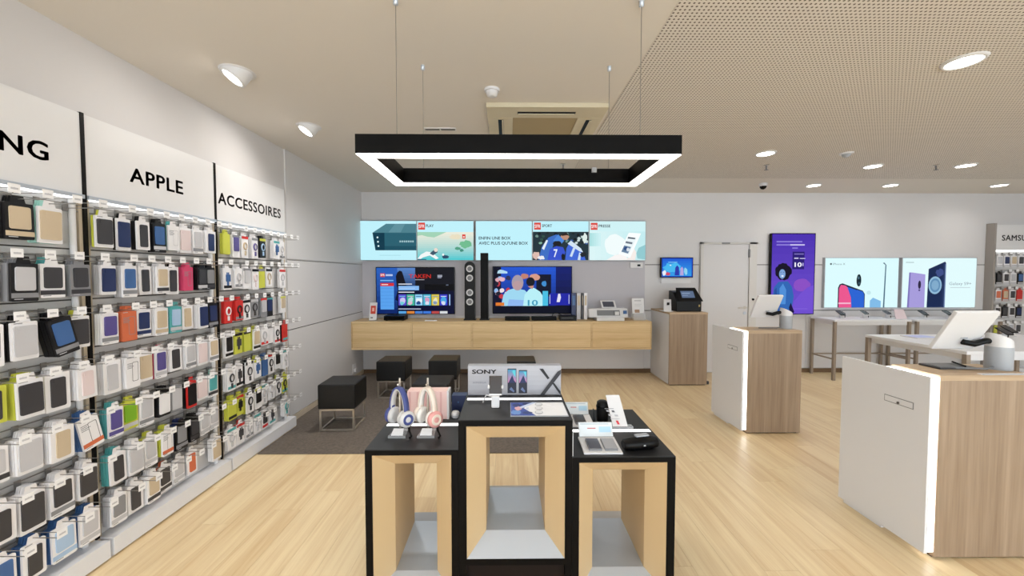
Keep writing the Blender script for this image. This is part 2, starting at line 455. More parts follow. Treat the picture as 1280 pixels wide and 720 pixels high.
def spot(px, py, label, watts=None):
    """adjustable downlight swung out of the ceiling towards the left wall"""
    p = onz(px, py, ZC)
    t = thing('adjustable_downlight', label, 'ceiling light', (p.x, p.y, ZC - .07), 'adjustable downlights along the left wall')
    obj('trim_ring', MB().lathe([(.078, .0), (.082, -.006), (.10, -.004), (.102, .0)], (p.x, p.y, ZC), 28), 'white_plastic', t)
    ax = Vector((-.42, -.28, -.80)).normalized(); c0 = Vector((p.x + .02, p.y, ZC + .02))
    obj('lamp_head', MB().lathe([(.074, -.01), (.076, .07), (.072, .085), (.06, .086), (.056, .07)], c0, 28, ax), 'white_plastic', t)
    c1 = c0 + ax * .076
    obj('lens', MB().cyl(c1, c1 + ax * .006, .06, 24), 'lens', t)
    ld = bpy.data.lights.new('spot_lamp', 'AREA'); ld.shape = 'DISK'; ld.size = .11; ld.energy = DL if watts is None else watts
    ld.color = (1, .96, .9); ld.spread = 2.2
    lo = bpy.data.objects.new('lamp', ld); C.objects.link(lo); lo.rotation_euler = ax.to_track_quat('-Z', 'Y').to_euler()
    attach(lo, c1 + ax * .012, t)
spot(297, 90, 'larger tilted downlight in the ceiling above the left wall signs', 0.9)
spot(386, 158, 'smaller tilted downlight in the ceiling nearer the back corner', 2.6)

# rectangular pendant
px0, px1, py0, py1, pz0, pz1, pw = -.717, .823, 1.83, 2.48, 2.155, 2.248, .07
t = thing('pendant_light', 'black rectangular ring pendant with a white glowing underside', 'pendant light', ((px0+px1)/2, (py0+py1)/2, pz0))
def frame_rect(x0, x1, y0, y1, w_, z0, z1):
    return [box(x0, x1, y0, y0+w_, z0, z1), box(x0, x1, y1-w_, y1, z0, z1), box(x0, x0+w_, y0+w_, y1-w_, z0, z1), box(x1-w_, x1, y0+w_, y1-w_, z0, z1)]
for m_ in frame_rect(px0, px1, py0, py1, pw, pz0+.004, pz1): obj('profile', m_, 'black', t)
for m_ in frame_rect(px0+.003, px1-.003, py0+.003, py1-.003, pw-.006, pz0, pz0+.005): obj('diffuser', m_, 'pend', t)
for sx, sy in ((-.53, py0+.035), (.635, py0+.035), (-.53, py1-.035), (.635, py1-.035)):
    wv = obj('suspension_wire', MB().cyl((sx, sy, pz1), (sx, sy, ZC-.03), .0018, 6), 'wire', t)
    obj('ceiling_cup', MB().lathe([(.004, 0), (.012, .004), (.012, .03)], (sx, sy, ZC-.03), 12), 'metal', wv)
obj('driver_clip', box(.52, .55, py1-pw-.012, py1-pw+.001, pz1-.025, pz1+.005), 'grey_plastic', t)

# air conditioning cassette
cx0, cx1 = -.165, .77; cy0 = onz(684, 128, ZC).y; cy1 = cy0 + .94; zc = ZC - .035
t = thing('air_conditioner', 'square ceiling air-conditioning cassette behind the pendant light', 'air conditioner', ((cx0+cx1)/2, (cy0+cy1)/2, zc))
cream = mat('cassette_cream', '#cfc4a8', 0.5)
fr = MB()
for m_ in frame_rect(cx0, cx1, cy0, cy1, .205, zc, ZC): fr.add(m_.v, m_.f)
obj('cover_frame', fr, cream, t, .004)
for a in (((cx0+.24, cx1-.24), (cy0+.085, cy0+.13)), ((cx0+.24, cx1-.24), (cy1-.13, cy1-.085)), ((cx0+.085, cx0+.13), (cy0+.24, cy1-.24)), ((cx1-.13, cx1-.085), (cy0+.24, cy1-.24))):
    fl = obj('air_slot', box(a[0][0], a[0][1], a[1][0], a[1][1], zc-.002, zc+.002), 'black', t)
    wx, wy = a[0][1]-a[0][0], a[1][1]-a[1][0]
    if wx > wy: obj('louvre', box(a[0][0]+.004, a[0][1]-.004, a[1][0]+.03, a[1][1]-.002, zc-.008, zc-.002), cream, fl)
    else: obj('louvre', box(a[0][0]+.03, a[0][1]-.002, a[1][0]+.004, a[1][1]-.004, zc-.008, zc-.002), cream, fl)
obj('intake_grille', box(cx0+.206, cx1-.206, cy0+.206, cy1-.206, zc+.008, ZC), mat('grille_tan', '#a8966f', 0.6), t)

p = onz(615, 112, ZC)
t = thing('smoke_detector', 'white smoke detector beside the ceiling air conditioner', 'smoke detector', (p.x, p.y, ZC-.05))
obj('base', MB().lathe([(.052, 0), (.055, .015)], (p.x, p.y, ZC-.015), 20), 'white_plastic', t)
obj('sensor_head', MB().lathe([(.02, 0), (.036, .006), (.042, .035)], (p.x, p.y, ZC-.05), 20), 'white_plastic', t)
def sprinkler(px, py, label):
    p = onz(px, py, ZC-.02); z = ZC - (.004 if p.x > .815 else 0)
    t = thing('sprinkler', label, 'sprinkler', (p.x, p.y, z-.06), 'ceiling sprinklers')
    obj('escutcheon', MB().lathe([(.035, 0), (.028, .008)], (p.x, p.y, z-.008), 16), 'chrome', t)
    obj('body', MB().cyl((p.x, p.y, z-.008), (p.x, p.y, z-.055), .008, 8), 'midgrey', t)
    obj('deflector', MB().cyl((p.x, p.y, z-.06), (p.x, p.y, z-.056), .022, 12), 'midgrey', t)
sprinkler(958, 208, 'small sprinkler in the ceiling just behind the downlight beside the pendant')
sprinkler(1170, 208, 'small sprinkler in the ceiling between the two right-hand downlights')
sprinkler(704, 207, 'small sprinkler seen through the open middle of the pendant light')
p = onz(954, 229, ZC)
t = thing('security_camera', 'small dome camera on the ceiling above the door', 'camera', (p.x, p.y, ZC-.09))
obj('housing', MB().lathe([(.05, 0), (.055, .04)], (p.x, p.y, ZC-.044), 18), 'white_plastic', t)
obj('dome', MB().lathe([(.004, 0), (.028, .010), (.042, .03), (.044, .048)], (p.x, p.y, ZC-.09), 18), 'blackgloss', t)
p = onz(1058, 191, ZC)
t = thing('motion_sensor', 'white motion sensor in the perforated ceiling between two downlights', 'sensor', (p.x, p.y, ZC-.05))
obj('base', MB().lathe([(.06, 0), (.065, .012)], (p.x, p.y, ZC-.016), 18), 'white_plastic', t)
obj('lens', MB().lathe([(.012, 0), (.034, .012), (.042, .034)], (p.x, p.y, ZC-.05), 18), 'grey_plastic', t)
a, b = onz(531, 161, ZC), onz(570, 161, ZC)
t = thing('ceiling_vent', 'thin dark slot vent in the ceiling left of the air conditioner', 'vent', ((a.x+b.x)/2, a.y, ZC-.006))
obj('vent_frame', box(a.x, b.x, a.y-.03, a.y+.03, ZC-.006, ZC+.001), 'white_plastic', t)
for k in range(2):
    xm = a.x + (b.x-a.x)*(.02 + .5*k); obj('slot', box(xm, xm + (b.x-a.x)*.45, a.y-.014, a.y+.014, ZC-.008, ZC-.004), 'joint', t)

# ================================================================== LEFT WALL DISPLAY RACKS
XBK = XL + .012      # face of the back slats
ROWZ = [1.93, 1.655, 1.385, 1.115, .845, .585, .345]
CODES = {'k': ('black', '#141316'), 'w': ('white', '#eceaec'), 'g': ('grey', '#8a8a8e'), 'y': ('lime', '#c9cc4c'), 'b': ('blue', '#41669c'),
         'n': ('navy', '#22305c'), 't': ('teal', '#58a9ab'), 'p': ('purple', '#5a5090'), 'o': ('orange', '#cf6c48'), 'r': ('red', '#cf2f2c'),
         'i': ('pink', '#d4486f'), 'e': ('beige', '#cbb89c'), 'a': ('pale-blue', '#a9c4e2'), 's': ('silver', '#c3c2c6'), 'd': ('charcoal', '#3c3b3f'), 'G': ('green', '#7fb32c'), 'm': ('mint', '#a8d8cf'), 'l': ('blush', '#e2d0d0')}
for k, (n_, h_) in CODES.items(): M['c_'+k] = mat('pack_'+n_, h_, 0.4)
ORD = ['first', 'second', 'third', 'fourth', 'fifth', 'sixth', 'seventh', 'eighth', 'ninth', 'tenth']
ROWN = ['top row', 'second row', 'third row', 'fourth row', 'fifth row', 'sixth row', 'bottom row']
def rrect(w_, h_, r, n=3):
    pts = []
    for cx, cz, a0 in ((w_/2-r, h_-r, 0), (-w_/2+r, h_-r, 90), (-w_/2+r, r, 180), (w_/2-r, r, 270)):
        for i in range(n+1):
            a = math.radians(a0 + 90*i/n); pts.append((cx + r*math.cos(a), cz + r*math.sin(a)))
    return pts
_pm = {}
# pack meshes: local frame, face towards +X, width along Y, hanging from the origin (hook hole) downwards
def m_card(w_, h_, code):
    k = ('card', w_, h_, code)
    if k not in _pm:
        b = MB().prism([(0, y, z - h_ - .02) for y, z in rrect(w_, h_, .004, 1)], (.011, 0, 0))
        b.prism([(.004, -w_*.28, -.022), (.004, w_*.28, -.022), (.004, w_*.2, .012), (.004, -w_*.2, .012)], (.002, 0, 0))
        _pm[k] = b.mesh('card', M['c_'+code])
    return _pm[k]
def m_case(w_, h_, code, style=0):
    """0: case in a window, 1: large case over most of the card, 2: tall slim case"""
    k = ('case', w_, h_, code, style)
    if k not in _pm:
        fw, fh, fz = ((.74, .62, .10), (.88, .80, .10), (.60, .78, .12))[style]
        cw, ch = w_*fw, h_*fh
        b = MB().prism([(.011, y, z - h_*fz - ch - .02) for y, z in rrect(cw, ch, .008, 2)], (.005, 0, 0))
        if style: b.prism([(.016, y - cw*.26, z - h_*fz - .046) for y, z in rrect(.010, .022, .004, 1)], (.002, 0, 0))
        _pm[k] = b.mesh('phone_case', M['c_'+code])
    return _pm[k]
def m_outline(w_, h_, code):
    """thin printed outline of a phone"""
    k = ('outline', w_, h_, code)
    if k not in _pm:
        cw, ch = w_*.44, h_*.62; e = .0025
        o_ = rrect(cw, ch, .007, 2); i_ = [(y*(1-2*e/cw), e + (z)*(1-2*e/ch)) for y, z in o_]; n = len(o_)
        vs = [(.0113, y + w_*.16, z - h_*.80 - .02) for y, z in o_ + i_]
        b = MB().add(vs, [(q, (q+1) % n, n+(q+1) % n, n+q) for q in range(n)])
        _pm[k] = b.mesh('phone_outline', M['c_'+code])
    return _pm[k]
def m_lines(w_, h_, code, z0, n):
    k = ('lines', w_, h_, code, z0, n)
    if k not in _pm:
        b = MB(); r_ = random.Random(n)
        for q in range(n):
            zz_ = -.02 - h_*z0 - .009*q; b.box(.011, .0116, -w_*.40, -w_*.40 + w_*r_.uniform(.25, .75), zz_-.0035, zz_)
        _pm[k] = b.mesh('printed_lines', M['c_'+code])
    return _pm[k]
def m_band(w_, h_, code, frac):
    k = ('band', w_, h_, code, frac)
    if k not in _pm:
        _pm[k] = MB().box(.011, .0125, -w_*.5, w_*.5, -.02-h_*frac-.022, -.02-h_*frac).mesh('printed_band', M['c_'+code])
    return _pm[k]
def m_ring(w_, h_, code):
    k = ('ring', w_, h_, code)
    if k not in _pm:
        b = MB()
        for q in range(2):
            r = w_*(.30 - .05*q)
            b.tube([(.014 + .003*q, r*math.cos(2*PI*i/14), -.02-h_*.45 + r*1.25*math.sin(2*PI*i/14)) for i in range(14)], .0035, 5, True)
        b.box(.011, .018, -w_*.09, w_*.09, -.02-h_*.88, -.02-h_*.68)
        _pm[k] = b.mesh('cable', M['c_'+code])
    return _pm[k]
def m_plug(w_, h_, code):
    k = ('plug', w_, h_, code)
    if k not in _pm:
        b = MB().box(.011, .022, -w_*.22, w_*.22, -.02-h_*.62, -.02-h_*.30).box(.011, .016, -w_*.1, w_*.1, -.02-h_*.80, -.02-h_*.62)
        b.cyl((.014, -w_*.1, -.02-h_*.3), (.014, -w_*.1, -.02-h_*.2), .004, 6).cyl((.014, w_*.1, -.02-h_*.3), (.014, w_*.1, -.02-h_*.2), .004, 6)
        _pm[k] = b.mesh('charger', M['c_'+code])
    return _pm[k]
hook_me = MB().cyl((0, 0, .004), (.185, 0, .004), .0022, 6).cyl((0, 0, .030), (.20, 0, .030), .0018, 6).box(-.002, .003, -.012, .012, -.012, .038).tube([(.185, 0, .004), (.192, 0, .006), (.195, 0, .014)], .0022, 6).mesh('hook', M['wire'])
tag_me = MB().box(.198, .2, -.021, .021, .008, .046).mesh('price_tag', M['tag'])
tagink_me = MB().box(.2, .2006, -.013, .013, .022, .030).mesh('price_print', M['c_s'])

def pack(me_card, kids, loc, label, cat, group, name, tilt=0.0, yaw=0.0, tx=0):
    o = inst(name, me_card, loc); tag(o, label, cat, group); o.rotation_euler = (tilt, tx, yaw)
    for nm, me in kids:
        c = bpy.data.objects.new(nm, me); C.objects.link(c); c.parent = o
    return o

def bay(y0, y1, bayname, word, rows, cols, textspan, acc=False, sides=False, near=False):
    """one bay of the left wall rack from y0 to y1"""
    t = thing('display_rack', '%s bay of the left wall rack, white sign with black lettering above hooks' % bayname, 'display rack', (XL, (y0+y1)/2, 0), 'bays of the left wall rack')
    zt, zs, zb = 2.455, 2.02, .11
    y0 += .0095; y1 -= .0095
    for ya_ in (y0, y1-.0165): obj('side_rail', box(XL, XL+.03, ya_, ya_+.0165, zb, zs-.024), 'beige', t)
    obj('base', MB().box(XL, XL+.115, y0, y1, .012, zb).box(XL, XL+.095, y0, y1, 0, .012), 'white', t)
    obj('rear_panel', box(XL, XL+.004, y0+.02, y1-.02, zb, zs), 'joint', t)
    zz = [zb] + [(ROWZ[i] + .075) for i in range(6, -1, -1)]
    zz = [zb, .415, .655, .915, 1.185, 1.455, 1.725, zs-.01]
    for a_, b_ in zip(zz[:-1], zz[1:]): obj('back_slat', box(XL+.002, XBK, y0+.02, y1-.02, a_+.004, b_-.004), 'slat', t)
    sb = obj('sign_board', box(XL, XL+.035, y0, y1, zs, zt), 'sign', t)
    obj('sign_ledge', box(XL, XL+.05, y0, y1, zs-.022, zs-.002), 'metal', t)
    obj('sign_light', box(XL+.02, XL+.048, y0+.02, y1-.02, zs-.03, zs-.022), 'signlight', t)
    # lettering (reads towards +X, so its u axis runs along +Y)
    vs, fs, tw = text_tris(word, .026, 1.08)
    ya, yb = textspan; k = (yb - ya) / tw; ch = .088
    m_ = MB(); zc_ = 2.155
    m_.add([(XL+.0355, ya + vx*k, zc_ + vz*ch) for vx, vz in vs], [f for f in fs])
    obj('lettering', m_, 'ink', sb)
    # uprights and rails
    obj('upright', MB().cyl((XL+.032, y1-.05, zb), (XL+.032, y1-.05, zs-.02), .014, 10), 'white_plastic', t)
    if near: obj('upright', MB().cyl((XL+.032, y0+.05, zb), (XL+.032, y0+.05, zs-.02), .014, 10), 'white_plastic', t)
    for z in ROWZ:
        obj('rail', MB().cyl((XL+.026, y0+.01, z-.004), (XL+.026, y1-.005, z-.004), .004, 6).cyl((XL+.03, y0+.01, z+.03), (XL+.03, y1-.005, z+.03), .003, 6), 'wire', t)
    rnd = random.Random(word)
    for ri, row in enumerate(rows):
        z = ROWZ[ri]; toks = row.split(); n_seen = 0
        for ci, tok in enumerate(toks):
            y = cols[ci]
            h = inst('hook', hook_me, (XL+.03, y, z), t)
            pt = inst('price_tag', tag_me, (XL+.03, y, z), h); pt.rotation_euler = (0, 0, 0)
            inst('price_print', tagink_me, (XL+.03, y, z), pt)
            if tok == '.': continue
            n_seen += 1
            card, prod, spine = tok[:3]
            w_ = rnd.choice([.082, .088, .094]) if not near else rnd.choice([.092, .1, .104]); h_ = rnd.choice([.165, .175, .185])
            if ri == 6: h_ = min(h_, .17)
            nb = rnd.choice([2, 3, 4]) if near else (rnd.choice([1, 2, 3]) if not acc else rnd.choice([1, 1, 2]))
            pitch = .0135
            base = XL + .045
            tilt = rnd.uniform(-.02, .02); place = '%s from left, %s, %s bay, left rack' % (ORD[n_seen-1], ROWN[ri], bayname)
            if tok == 'kbk' and near: tilt = .22
            if tok == 'wwb' and near: tilt = .2
            cn, pn, sn = CODES[card][0], CODES[prod][0], CODES[spine][0]
            for q in range(nb):
                lb = '%s-edged pack hanging behind front pack %s' % (sn, place)
                pack(m_card(w_, h_, spine), [], (base + pitch*q, y + rnd.uniform(-.002, .002), z+.006), lb,
                     'accessory pack' if acc else 'phone case', lb, 'accessory_pack' if acc else 'phone_case_pack', tilt)
            kids = []
            if acc:
                sh = rnd.choice(['ring', 'plug', 'case', 'ring'])
                if prod != card:
                    kids.append({'ring': ('cable', m_ring(w_, h_, prod)), 'plug': ('charger', m_plug(w_, h_, prod)), 'case': ('printed_panel', m_case(w_, h_, prod))}[sh])
                kids.append(('printed_band', m_band(w_, h_, rnd.choice('gsrykt'), rnd.choice([0, .02, .8]))))
                what = {'ring': 'cable', 'plug': 'charger', 'case': 'gadget'}[sh]
                lb = '%s %s on %s card, %s' % (pn, what, cn, place) if prod != card else 'plain %s accessory card, %s' % (cn, place)
                nm, ct = 'accessory_pack', 'accessory pack'
            else:
                sty = rnd.choice([0, 0, 1, 2])
                if prod != card: kids.append(('phone_case', m_case(w_, h_, prod, sty)))
                else: kids.append(('phone_outline', m_outline(w_, h_, rnd.choice('gsd')))); kids.append(('printed_lines', m_lines(w_, h_, 'g', .2, 4)))
                if sty == 0:
                    kids.append(('label_strip', m_band(w_, h_, rnd.choice(['d', 'g', 's', prod]) if prod != card else 'o', .78)))
                    kids.append(('printed_lines', m_lines(w_, h_, 'g' if card == 'w' else 's', .93, 1)))
                elif rnd.random() < .5: kids.append(('printed_lines', m_lines(w_, h_, 'g' if card == 'w' else 's', .02, 1)))
                lb = '%s phone case on %s card, %s' % (pn, cn, place)
                nm, ct = 'phone_case_pack', 'phone case'
            pack(m_card(w_, h_, card), kids, (base + pitch*nb, y, z+.006), lb, ct, 'packs hanging on the left wall rack', nm, tilt, rnd.uniform(-.03, .05))
    return t
Y0, Y1, Y2, Y3 = 1.18, 2.12, 3.055, 4.0
bay(Y0, Y1, 'nearest', 'SAMSUNG', ['wdw kek wem .', 'wgg ksg wdt gdg', 'www wsk kbk wdy', 'ydy wdy wdw wlw', 'wsw wsw wew wwb', 'wdw wdw wdw wdw', 'wbb wdb wab wsb'],
    [1.67, 1.79, 1.91, 2.03], (1.35, 1.965), near=True)
bay(Y1, Y2, 'middle', 'APPLE', ['wdy wnk wdk kbk wwt wlw wsw wnw', 'wns wbs wdw wew wdk iii kdk kgk', 'wpw ooo wnw wew tat wew wnw knk', 'wsw www wew wpi wdw wsw wlw wew',
    'wpt yGy wsw kwk gsg rkk wlw wtm', 'wdt wsw wsy wwy kgn kdk wsw wsw', 'wgs wdw wew wdo wsg wos . wew'], [2.185 + .108*i for i in range(8)], (2.375, 2.76))
bay(Y2, Y3, 'farthest', 'ACCESSOIRES', ['yyy wpw wew wpw kak . wbw wsw', 'wbs wsw wsw wlw yyw wew . wsw', 'rwr rkr wdg gdg gsg knk . wew', 'wkw ydy yyy wey wsw www wkw rrk',
    'wdw wdw wdk wby bbb wkw wkw wsw', 'yyy yky wky wkk wsw wsw wky ykw', 'wsw wdr wsw wsw wdw wdw . wtw'], [3.12 + .108*i for i in range(8)], (3.085, 3.925), acc=True)
for yy, lb in ((Y1, 'black upright strip between the nearest and middle bays of left rack'), (Y2, 'black upright strip between the middle and farthest bays of left rack')):
    t = thing('rack_post', lb, 'rack post', (XL, yy, 0), 'posts between the rack bays')
    obj('strip', box(XL, XL+.04, yy-.009, yy+.009, .11, 2.46), 'post', t)
    obj('foot_cap', box(XL, XL+.042, yy-.009, yy+.009, .0, .11), 'beige', t)
# ================================================================== BACK WALL: LIGHT BOXES, TELEVISIONS, CABINET
YW = YB - .02
def wx(px): return (px - 635) / 78.1
def wz(py): return CAMZ + (343 - py) / 78.1
U, V = (1, 0, 0), (0, 0, 1)
CY = '#bdeef8'; INK = '#3a4650'
def lightbox(x0, x1, z0, z1, label, group=None, depth=.05, name='light_box', yw=None):
    yw = YW if yw is None else yw
    t = thing(name, label, 'light box', ((x0+x1)/2, yw-depth, z0), group)
    obj('casing', box(x0, x1, yw-depth, yw, z0, z1), 'grey_plastic', t)
    return t, Print((x0+.008, yw-depth-.001, z0+.008), U, V, x1-x0-.016, z1-z0-.016)
zb0, zb1 = wz(326), wz(277)
xs = [wx(v) for v in (453.5, 523, 594, 665, 735, 805.5)]
# 1 box advert
t, P = lightbox(xs[0], xs[1], zb0, zb1, 'pale blue light box picturing a dark set-top box, leftmost of the row', 'light boxes above the televisions')
P.rect(0, 0, 1, 1, CY)
P.poly([(.215, .70), (.46, .93), (1, .93), (1, .70)], '#4d7f8c').poly([(.5, .71), (.62, .92), (.8, .92), (.72, .71)], '#5f8f9b')
P.poly([(.215, .70), (.265, .25), (.43, .25), (.43, .70)], '#123a4c').rect(.43, .25, 1, .70, '#2a5f6f').rect(.43, .25, 1, .36, '#1f5061')
for k, v in enumerate((.58, .47, .36)): P.ell(.305 + .008*k, v, .016, .024, '#d7eef2')
[P.rect(.70 + .038*q, .455, .727 + .038*q, .50, '#9fc2ca') for q in range(7)]
P.rect(.34, .115, .72, .128, '#9fd3de')
P.build('backlit_picture', 'lightbox', t)
# 2 play
t, P = lightbox(xs[1], xs[2]-.012, zb0, zb1, 'light box picturing a swimmer in turquoise water with leaves', 'light boxes above the televisions')
P.rect(0, 0, 1, 1, CY).grad(0, 0, 1, .72, '#3fc4cc', '#ece9d8', 14)
P.poly([(0, .72), (.52, .72), (.3, .58), (.18, .60), (.08, .64), (0, .62)], '#9fd0b4').blob(.68, .60, .10, .07, '#e5dcc0', 3)
P.blob(.86, .40, .10, .10, '#6fb98e', 5).blob(.72, .30, .05, .04, '#4f9c80', 6).blob(.79, .25, .035, .04, '#3f8a78', 9)
P.rect(.80, .55, .86, .66, '#d8493f').rect(.815, .58, .845, .61, '#f3e5e0')
P.poly([(0, .03), (.06, .14), (.16, .22), (.26, .20), (.38, .05), (.33, .02), (.22, .12), (.10, .07), (.03, 0)], '#eef3f3')
P.poly([(.22, .17), (.30, .27), (.36, .30), (.36, .20), (.28, .12)], '#3d5568').ell(.33, .26, .035, .05, '#e9d9cd')
P.blob(.5, .08, .06, .05, '#2b4a66', 8).ell(.46, .14, .02, .03, '#e6eef0').rect(0, 0, .16, .03, '#2f6f86')
P.rect(.02, .78, .14, .96, '#d5453c').text('SFR', .03, .825, .085, '#ffffff', .10, .004).text('PLAY', .155, .845, .07, INK, .14, .02)
P.build('backlit_picture', 'lightbox', t)
# 3 slogan
t, P = lightbox(xs[2]+.012, xs[3], zb0, zb1, 'plain pale blue light box with two lines of dark slogan', 'light boxes above the televisions')
P.rect(0, 0, 1, 1, CY).text('ENFIN UNE BOX', .05, .53, .075, INK, .57, .022).text("AVEC PLUS QU'UNE BOX", .05, .40, .075, INK, .88, .022)
P.build('backlit_picture', 'lightbox', t)
# 4 sport
t, P = lightbox(xs[3], xs[4], zb0, zb1, 'light box picturing a huddle of players in blue shirts', 'light boxes above the televisions')
P.rect(0, 0, 1, 1, CY).rect(0, 0, 1, .73, '#22323a')
r = random.Random(4)
for i in range(46): P.blob(r.uniform(.03, .97), r.uniform(.42, .70), .03, .035, r.choice(['#1c2526', '#2f4f46', '#6f8f86', '#c8d8d8', '#3e5f9c', '#7fae9a', '#141a1c']), i, 8)
P.poly([(.10, .0), (.16, .35), (.28, .58), (.42, .66), (.5, .55), (.36, .38), (.30, 0)], '#3c6cc0').poly([(.16, .30), (.24, .52), (.27, .5), (.2, .26)], '#dfeaf2')
P.blob(.57, .60, .075, .085, '#b98d76', 22, 12, .08).poly([(.5, .66), (.6, .71), (.65, .63), (.6, .64), (.52, .62)], '#2a211f')
P.poly([(.36, .5), (.45, .66), (.56, .5), (.5, .4)], '#4a86d8').blob(.43, .42, .075, .075, '#1b1a20', 23, 12, .1)
P.poly([(.26, 0), (.30, .28), (.42, .36), (.54, .33), (.58, .2), (.54, 0)], '#3550c8').text('7', .37, .08, .2, '#e9f0fa', .07, .02)
P.poly([(.58, 0), (.60, .30), (.66, .46), (.80, .34), (.92, .10), (.95, 0)], '#3f66d2').poly([(.62, .42), (.68, .50), (.86, .30), (.9, .2), (.84, .22)], '#cfe0f0')
P.poly([(.66, .10), (.72, .32), (.76, .3), (.70, .08)], '#c9dcf2').poly([(.80, 0), (.83, .2), (.86, .18), (.85, 0)], '#c9dcf2')
P.blob(.06, .12, .07, .10, '#d9b8ac', 31).blob(.15, .06, .06, .05, '#e8e9ee', 32).blob(.93, .56, .04, .12, '#dce9e4', 33).blob(.9, .14, .06, .06, '#20242a', 34).blob(.54, .08, .03, .08, '#14151a', 35)
P.rect(.02, .78, .14, .96, '#d5453c').text('SFR', .03, .825, .085, '#ffffff', .10, .004).text('SPORT', .16, .845, .07, INK, .18, .02)
P.build('backlit_picture', 'lightbox', t)
# 5 press
t, P = lightbox(xs[4], xs[5], zb0, zb1, 'light box picturing a white smartphone in a hand, rightmost of the row', 'light boxes above the televisions')
P.rect(0, 0, 1, 1, '#cdeff2').grad(0, 0, 1, .74, '#d9f2f3', '#bfe8ec', 10, True).grad(.0, .36, .2, .70, '#a6dcdc', '#cdeff2', 5, True).blob(.46, .4, .2, .26, '#eef8f8', 4, 24, .08).poly([(1, .02), (.86, .04), (.84, .18), (.88, .32), (1, .40)], '#8fc6cc')
P.poly([(.30, .0), (.44, .12), (.58, .18), (.66, .10), (.70, 0)], '#f4f2f0').poly([(.66, 0), (.80, .30), (.84, .2), (.82, 0)], '#f1e9e4')
P.poly([(.52, .16), (.70, .71), (.92, .69), (.73, .06)], '#f6fbfb').poly([(.56, .20), (.69, .60), (.84, .57), (.70, .14)], '#e7f1f4')
P.poly([(.68, .56), (.69, .60), (.82, .575), (.81, .54)], '#4f5a66').poly([(.64, .44), (.65, .49), (.77, .46), (.76, .41)], '#6d7884').poly([(.57, .22), (.62, .38), (.74, .34), (.69, .17)], '#66809c')
P.blob(.65, .30, .04, .05, '#2c4a7c', 7).blob(.69, .27, .03, .05, '#d5dde6', 8)
P.rect(.02, .78, .14, .96, '#d5453c').text('SFR', .03, .825, .085, '#ffffff', .10, .004).text('PRESSE', .16, .845, .07, INK, .21, .02)
P.build('backlit_picture', 'lightbox', t)

def tv(x0, x1, z0, z1, label, art, depth=.05, gap=.035, yw=None, group=None, name='television', cat='television', bez=.012):
    yw = YW if yw is None else yw
    yf = yw - gap - depth
    t = thing(name, label, cat, ((x0+x1)/2, yf, z0), group)
    obj('housing', box(x0, x1, yf, yf+depth, z0, z1), 'blackgloss', t, .004)
    obj('wall_mount', box((x0*2+x1)/3, (x0+x1*2)/3, yf+depth-.002, yw, z0+(z1-z0)*.3, z0+(z1-z0)*.7), 'plastic_black', t)
    P = Print((x0+bez, yf-.001, z0+bez), U, V, x1-x0-2*bez, z1-z0-2*bez)
    art(P); P.build('screen_image', 'screen', t); return t
def art_menu(P):
    P.rect(0, 0, 1, 1, '#050a2a').grad(0, 0, .27, 1, '#0a2060', '#2c62c0', 8).grad(.27, .55, .62, 1, '#1a2a58', '#5b86c8', 8, False).rect(.50, .52, 1, 1, '#15161f').rect(.62, .5, 1, .64, '#08080c')
    P.poly([(.26, .6), (.25, .82), (.27, .90), (.30, .94), (.33, .92), (.35, .82), (.38, .64), (.38, .55), (.28, .52)], '#161520')
    P.poly([(.24, .3), (.28, .56), (.40, .62), (.44, .5), (.30, .25)], '#0c1230').rect(.28, 0, 1, .50, '#060a30')
    P.rect(.05, .80, .11, .88, '#d23a3a').text('SFR', .053, .82, .045, '#ffffff', .054, .012).rect(.12, .82, .21, .86, '#b8c8ee')
    P.rect(.05, .71, .22, .735, '#79b7f2').rect(.05, .60, .225, .67, '#d0313c').rect(.065, .625, .15, .645, '#f3d8d8').rect(.05, .09, .225, .60, '#5aa2ee')
    for k in range(6): P.rect(.055, .17 + .075*k, .22, .176 + .075*k, '#3f86d8')
    P.text('TAKEN', .42, .775, .085, '#cc3128', .285, .012).rect(.5, .735, .62, .745, '#c8c8d0')
    P.rect(.79, .80, .85, .815, '#cfd4e6').rect(.79, .83, .85, .842, '#cfd4e6').rect(.79, .775, .84, .787, '#9fa6c0').rect(.90, .615, .93, .635, '#6d7890')
    P.rect(.285, .635, .46, .655, '#e2e6f4').rect(.285, .51, .55, .605, '#86b9f2').rect(.3, .55, .5, .562, '#b8d6f6').rect(.285, .46, .49, .478, '#eef0fa')
    for k, (a, b, c) in enumerate([('#5a4fd0', '#c9c6ee', '#6fd0d8'), ('#3fb89c', '#b8d8dc', '#e0b8d0'), ('#8fd0f4', '#e6f2fa', '#244e8c'), ('#4fb8d8', '#d89ac0', '#e0dff0'), ('#d8c44a', '#e8e4c0', '#7f98b8'), ('#3a3ccc', '#48a8e4', '#d8dff2')]):
        x = .285 + .107*k; P.rect(x, .18, x+.098, .42, a).blob(x+.05, .28, .034, .08, b, k, 10, .3).blob(x+.045, .23, .03, .04, c, k+9, 8, .3).rect(x+.012, .37, x+.085, .385, c)
        P.rect(x, 0, x+.098, .055, ['#5aa4e0', '#d8843a', '#4a7fd0', '#3f78d8', '#b84a4a', '#d8dce0'][k])
    P.rect(.94, .18, .955, .42, '#9fc4f6').rect(.285, .095, .575, .112, '#c6d0ea')
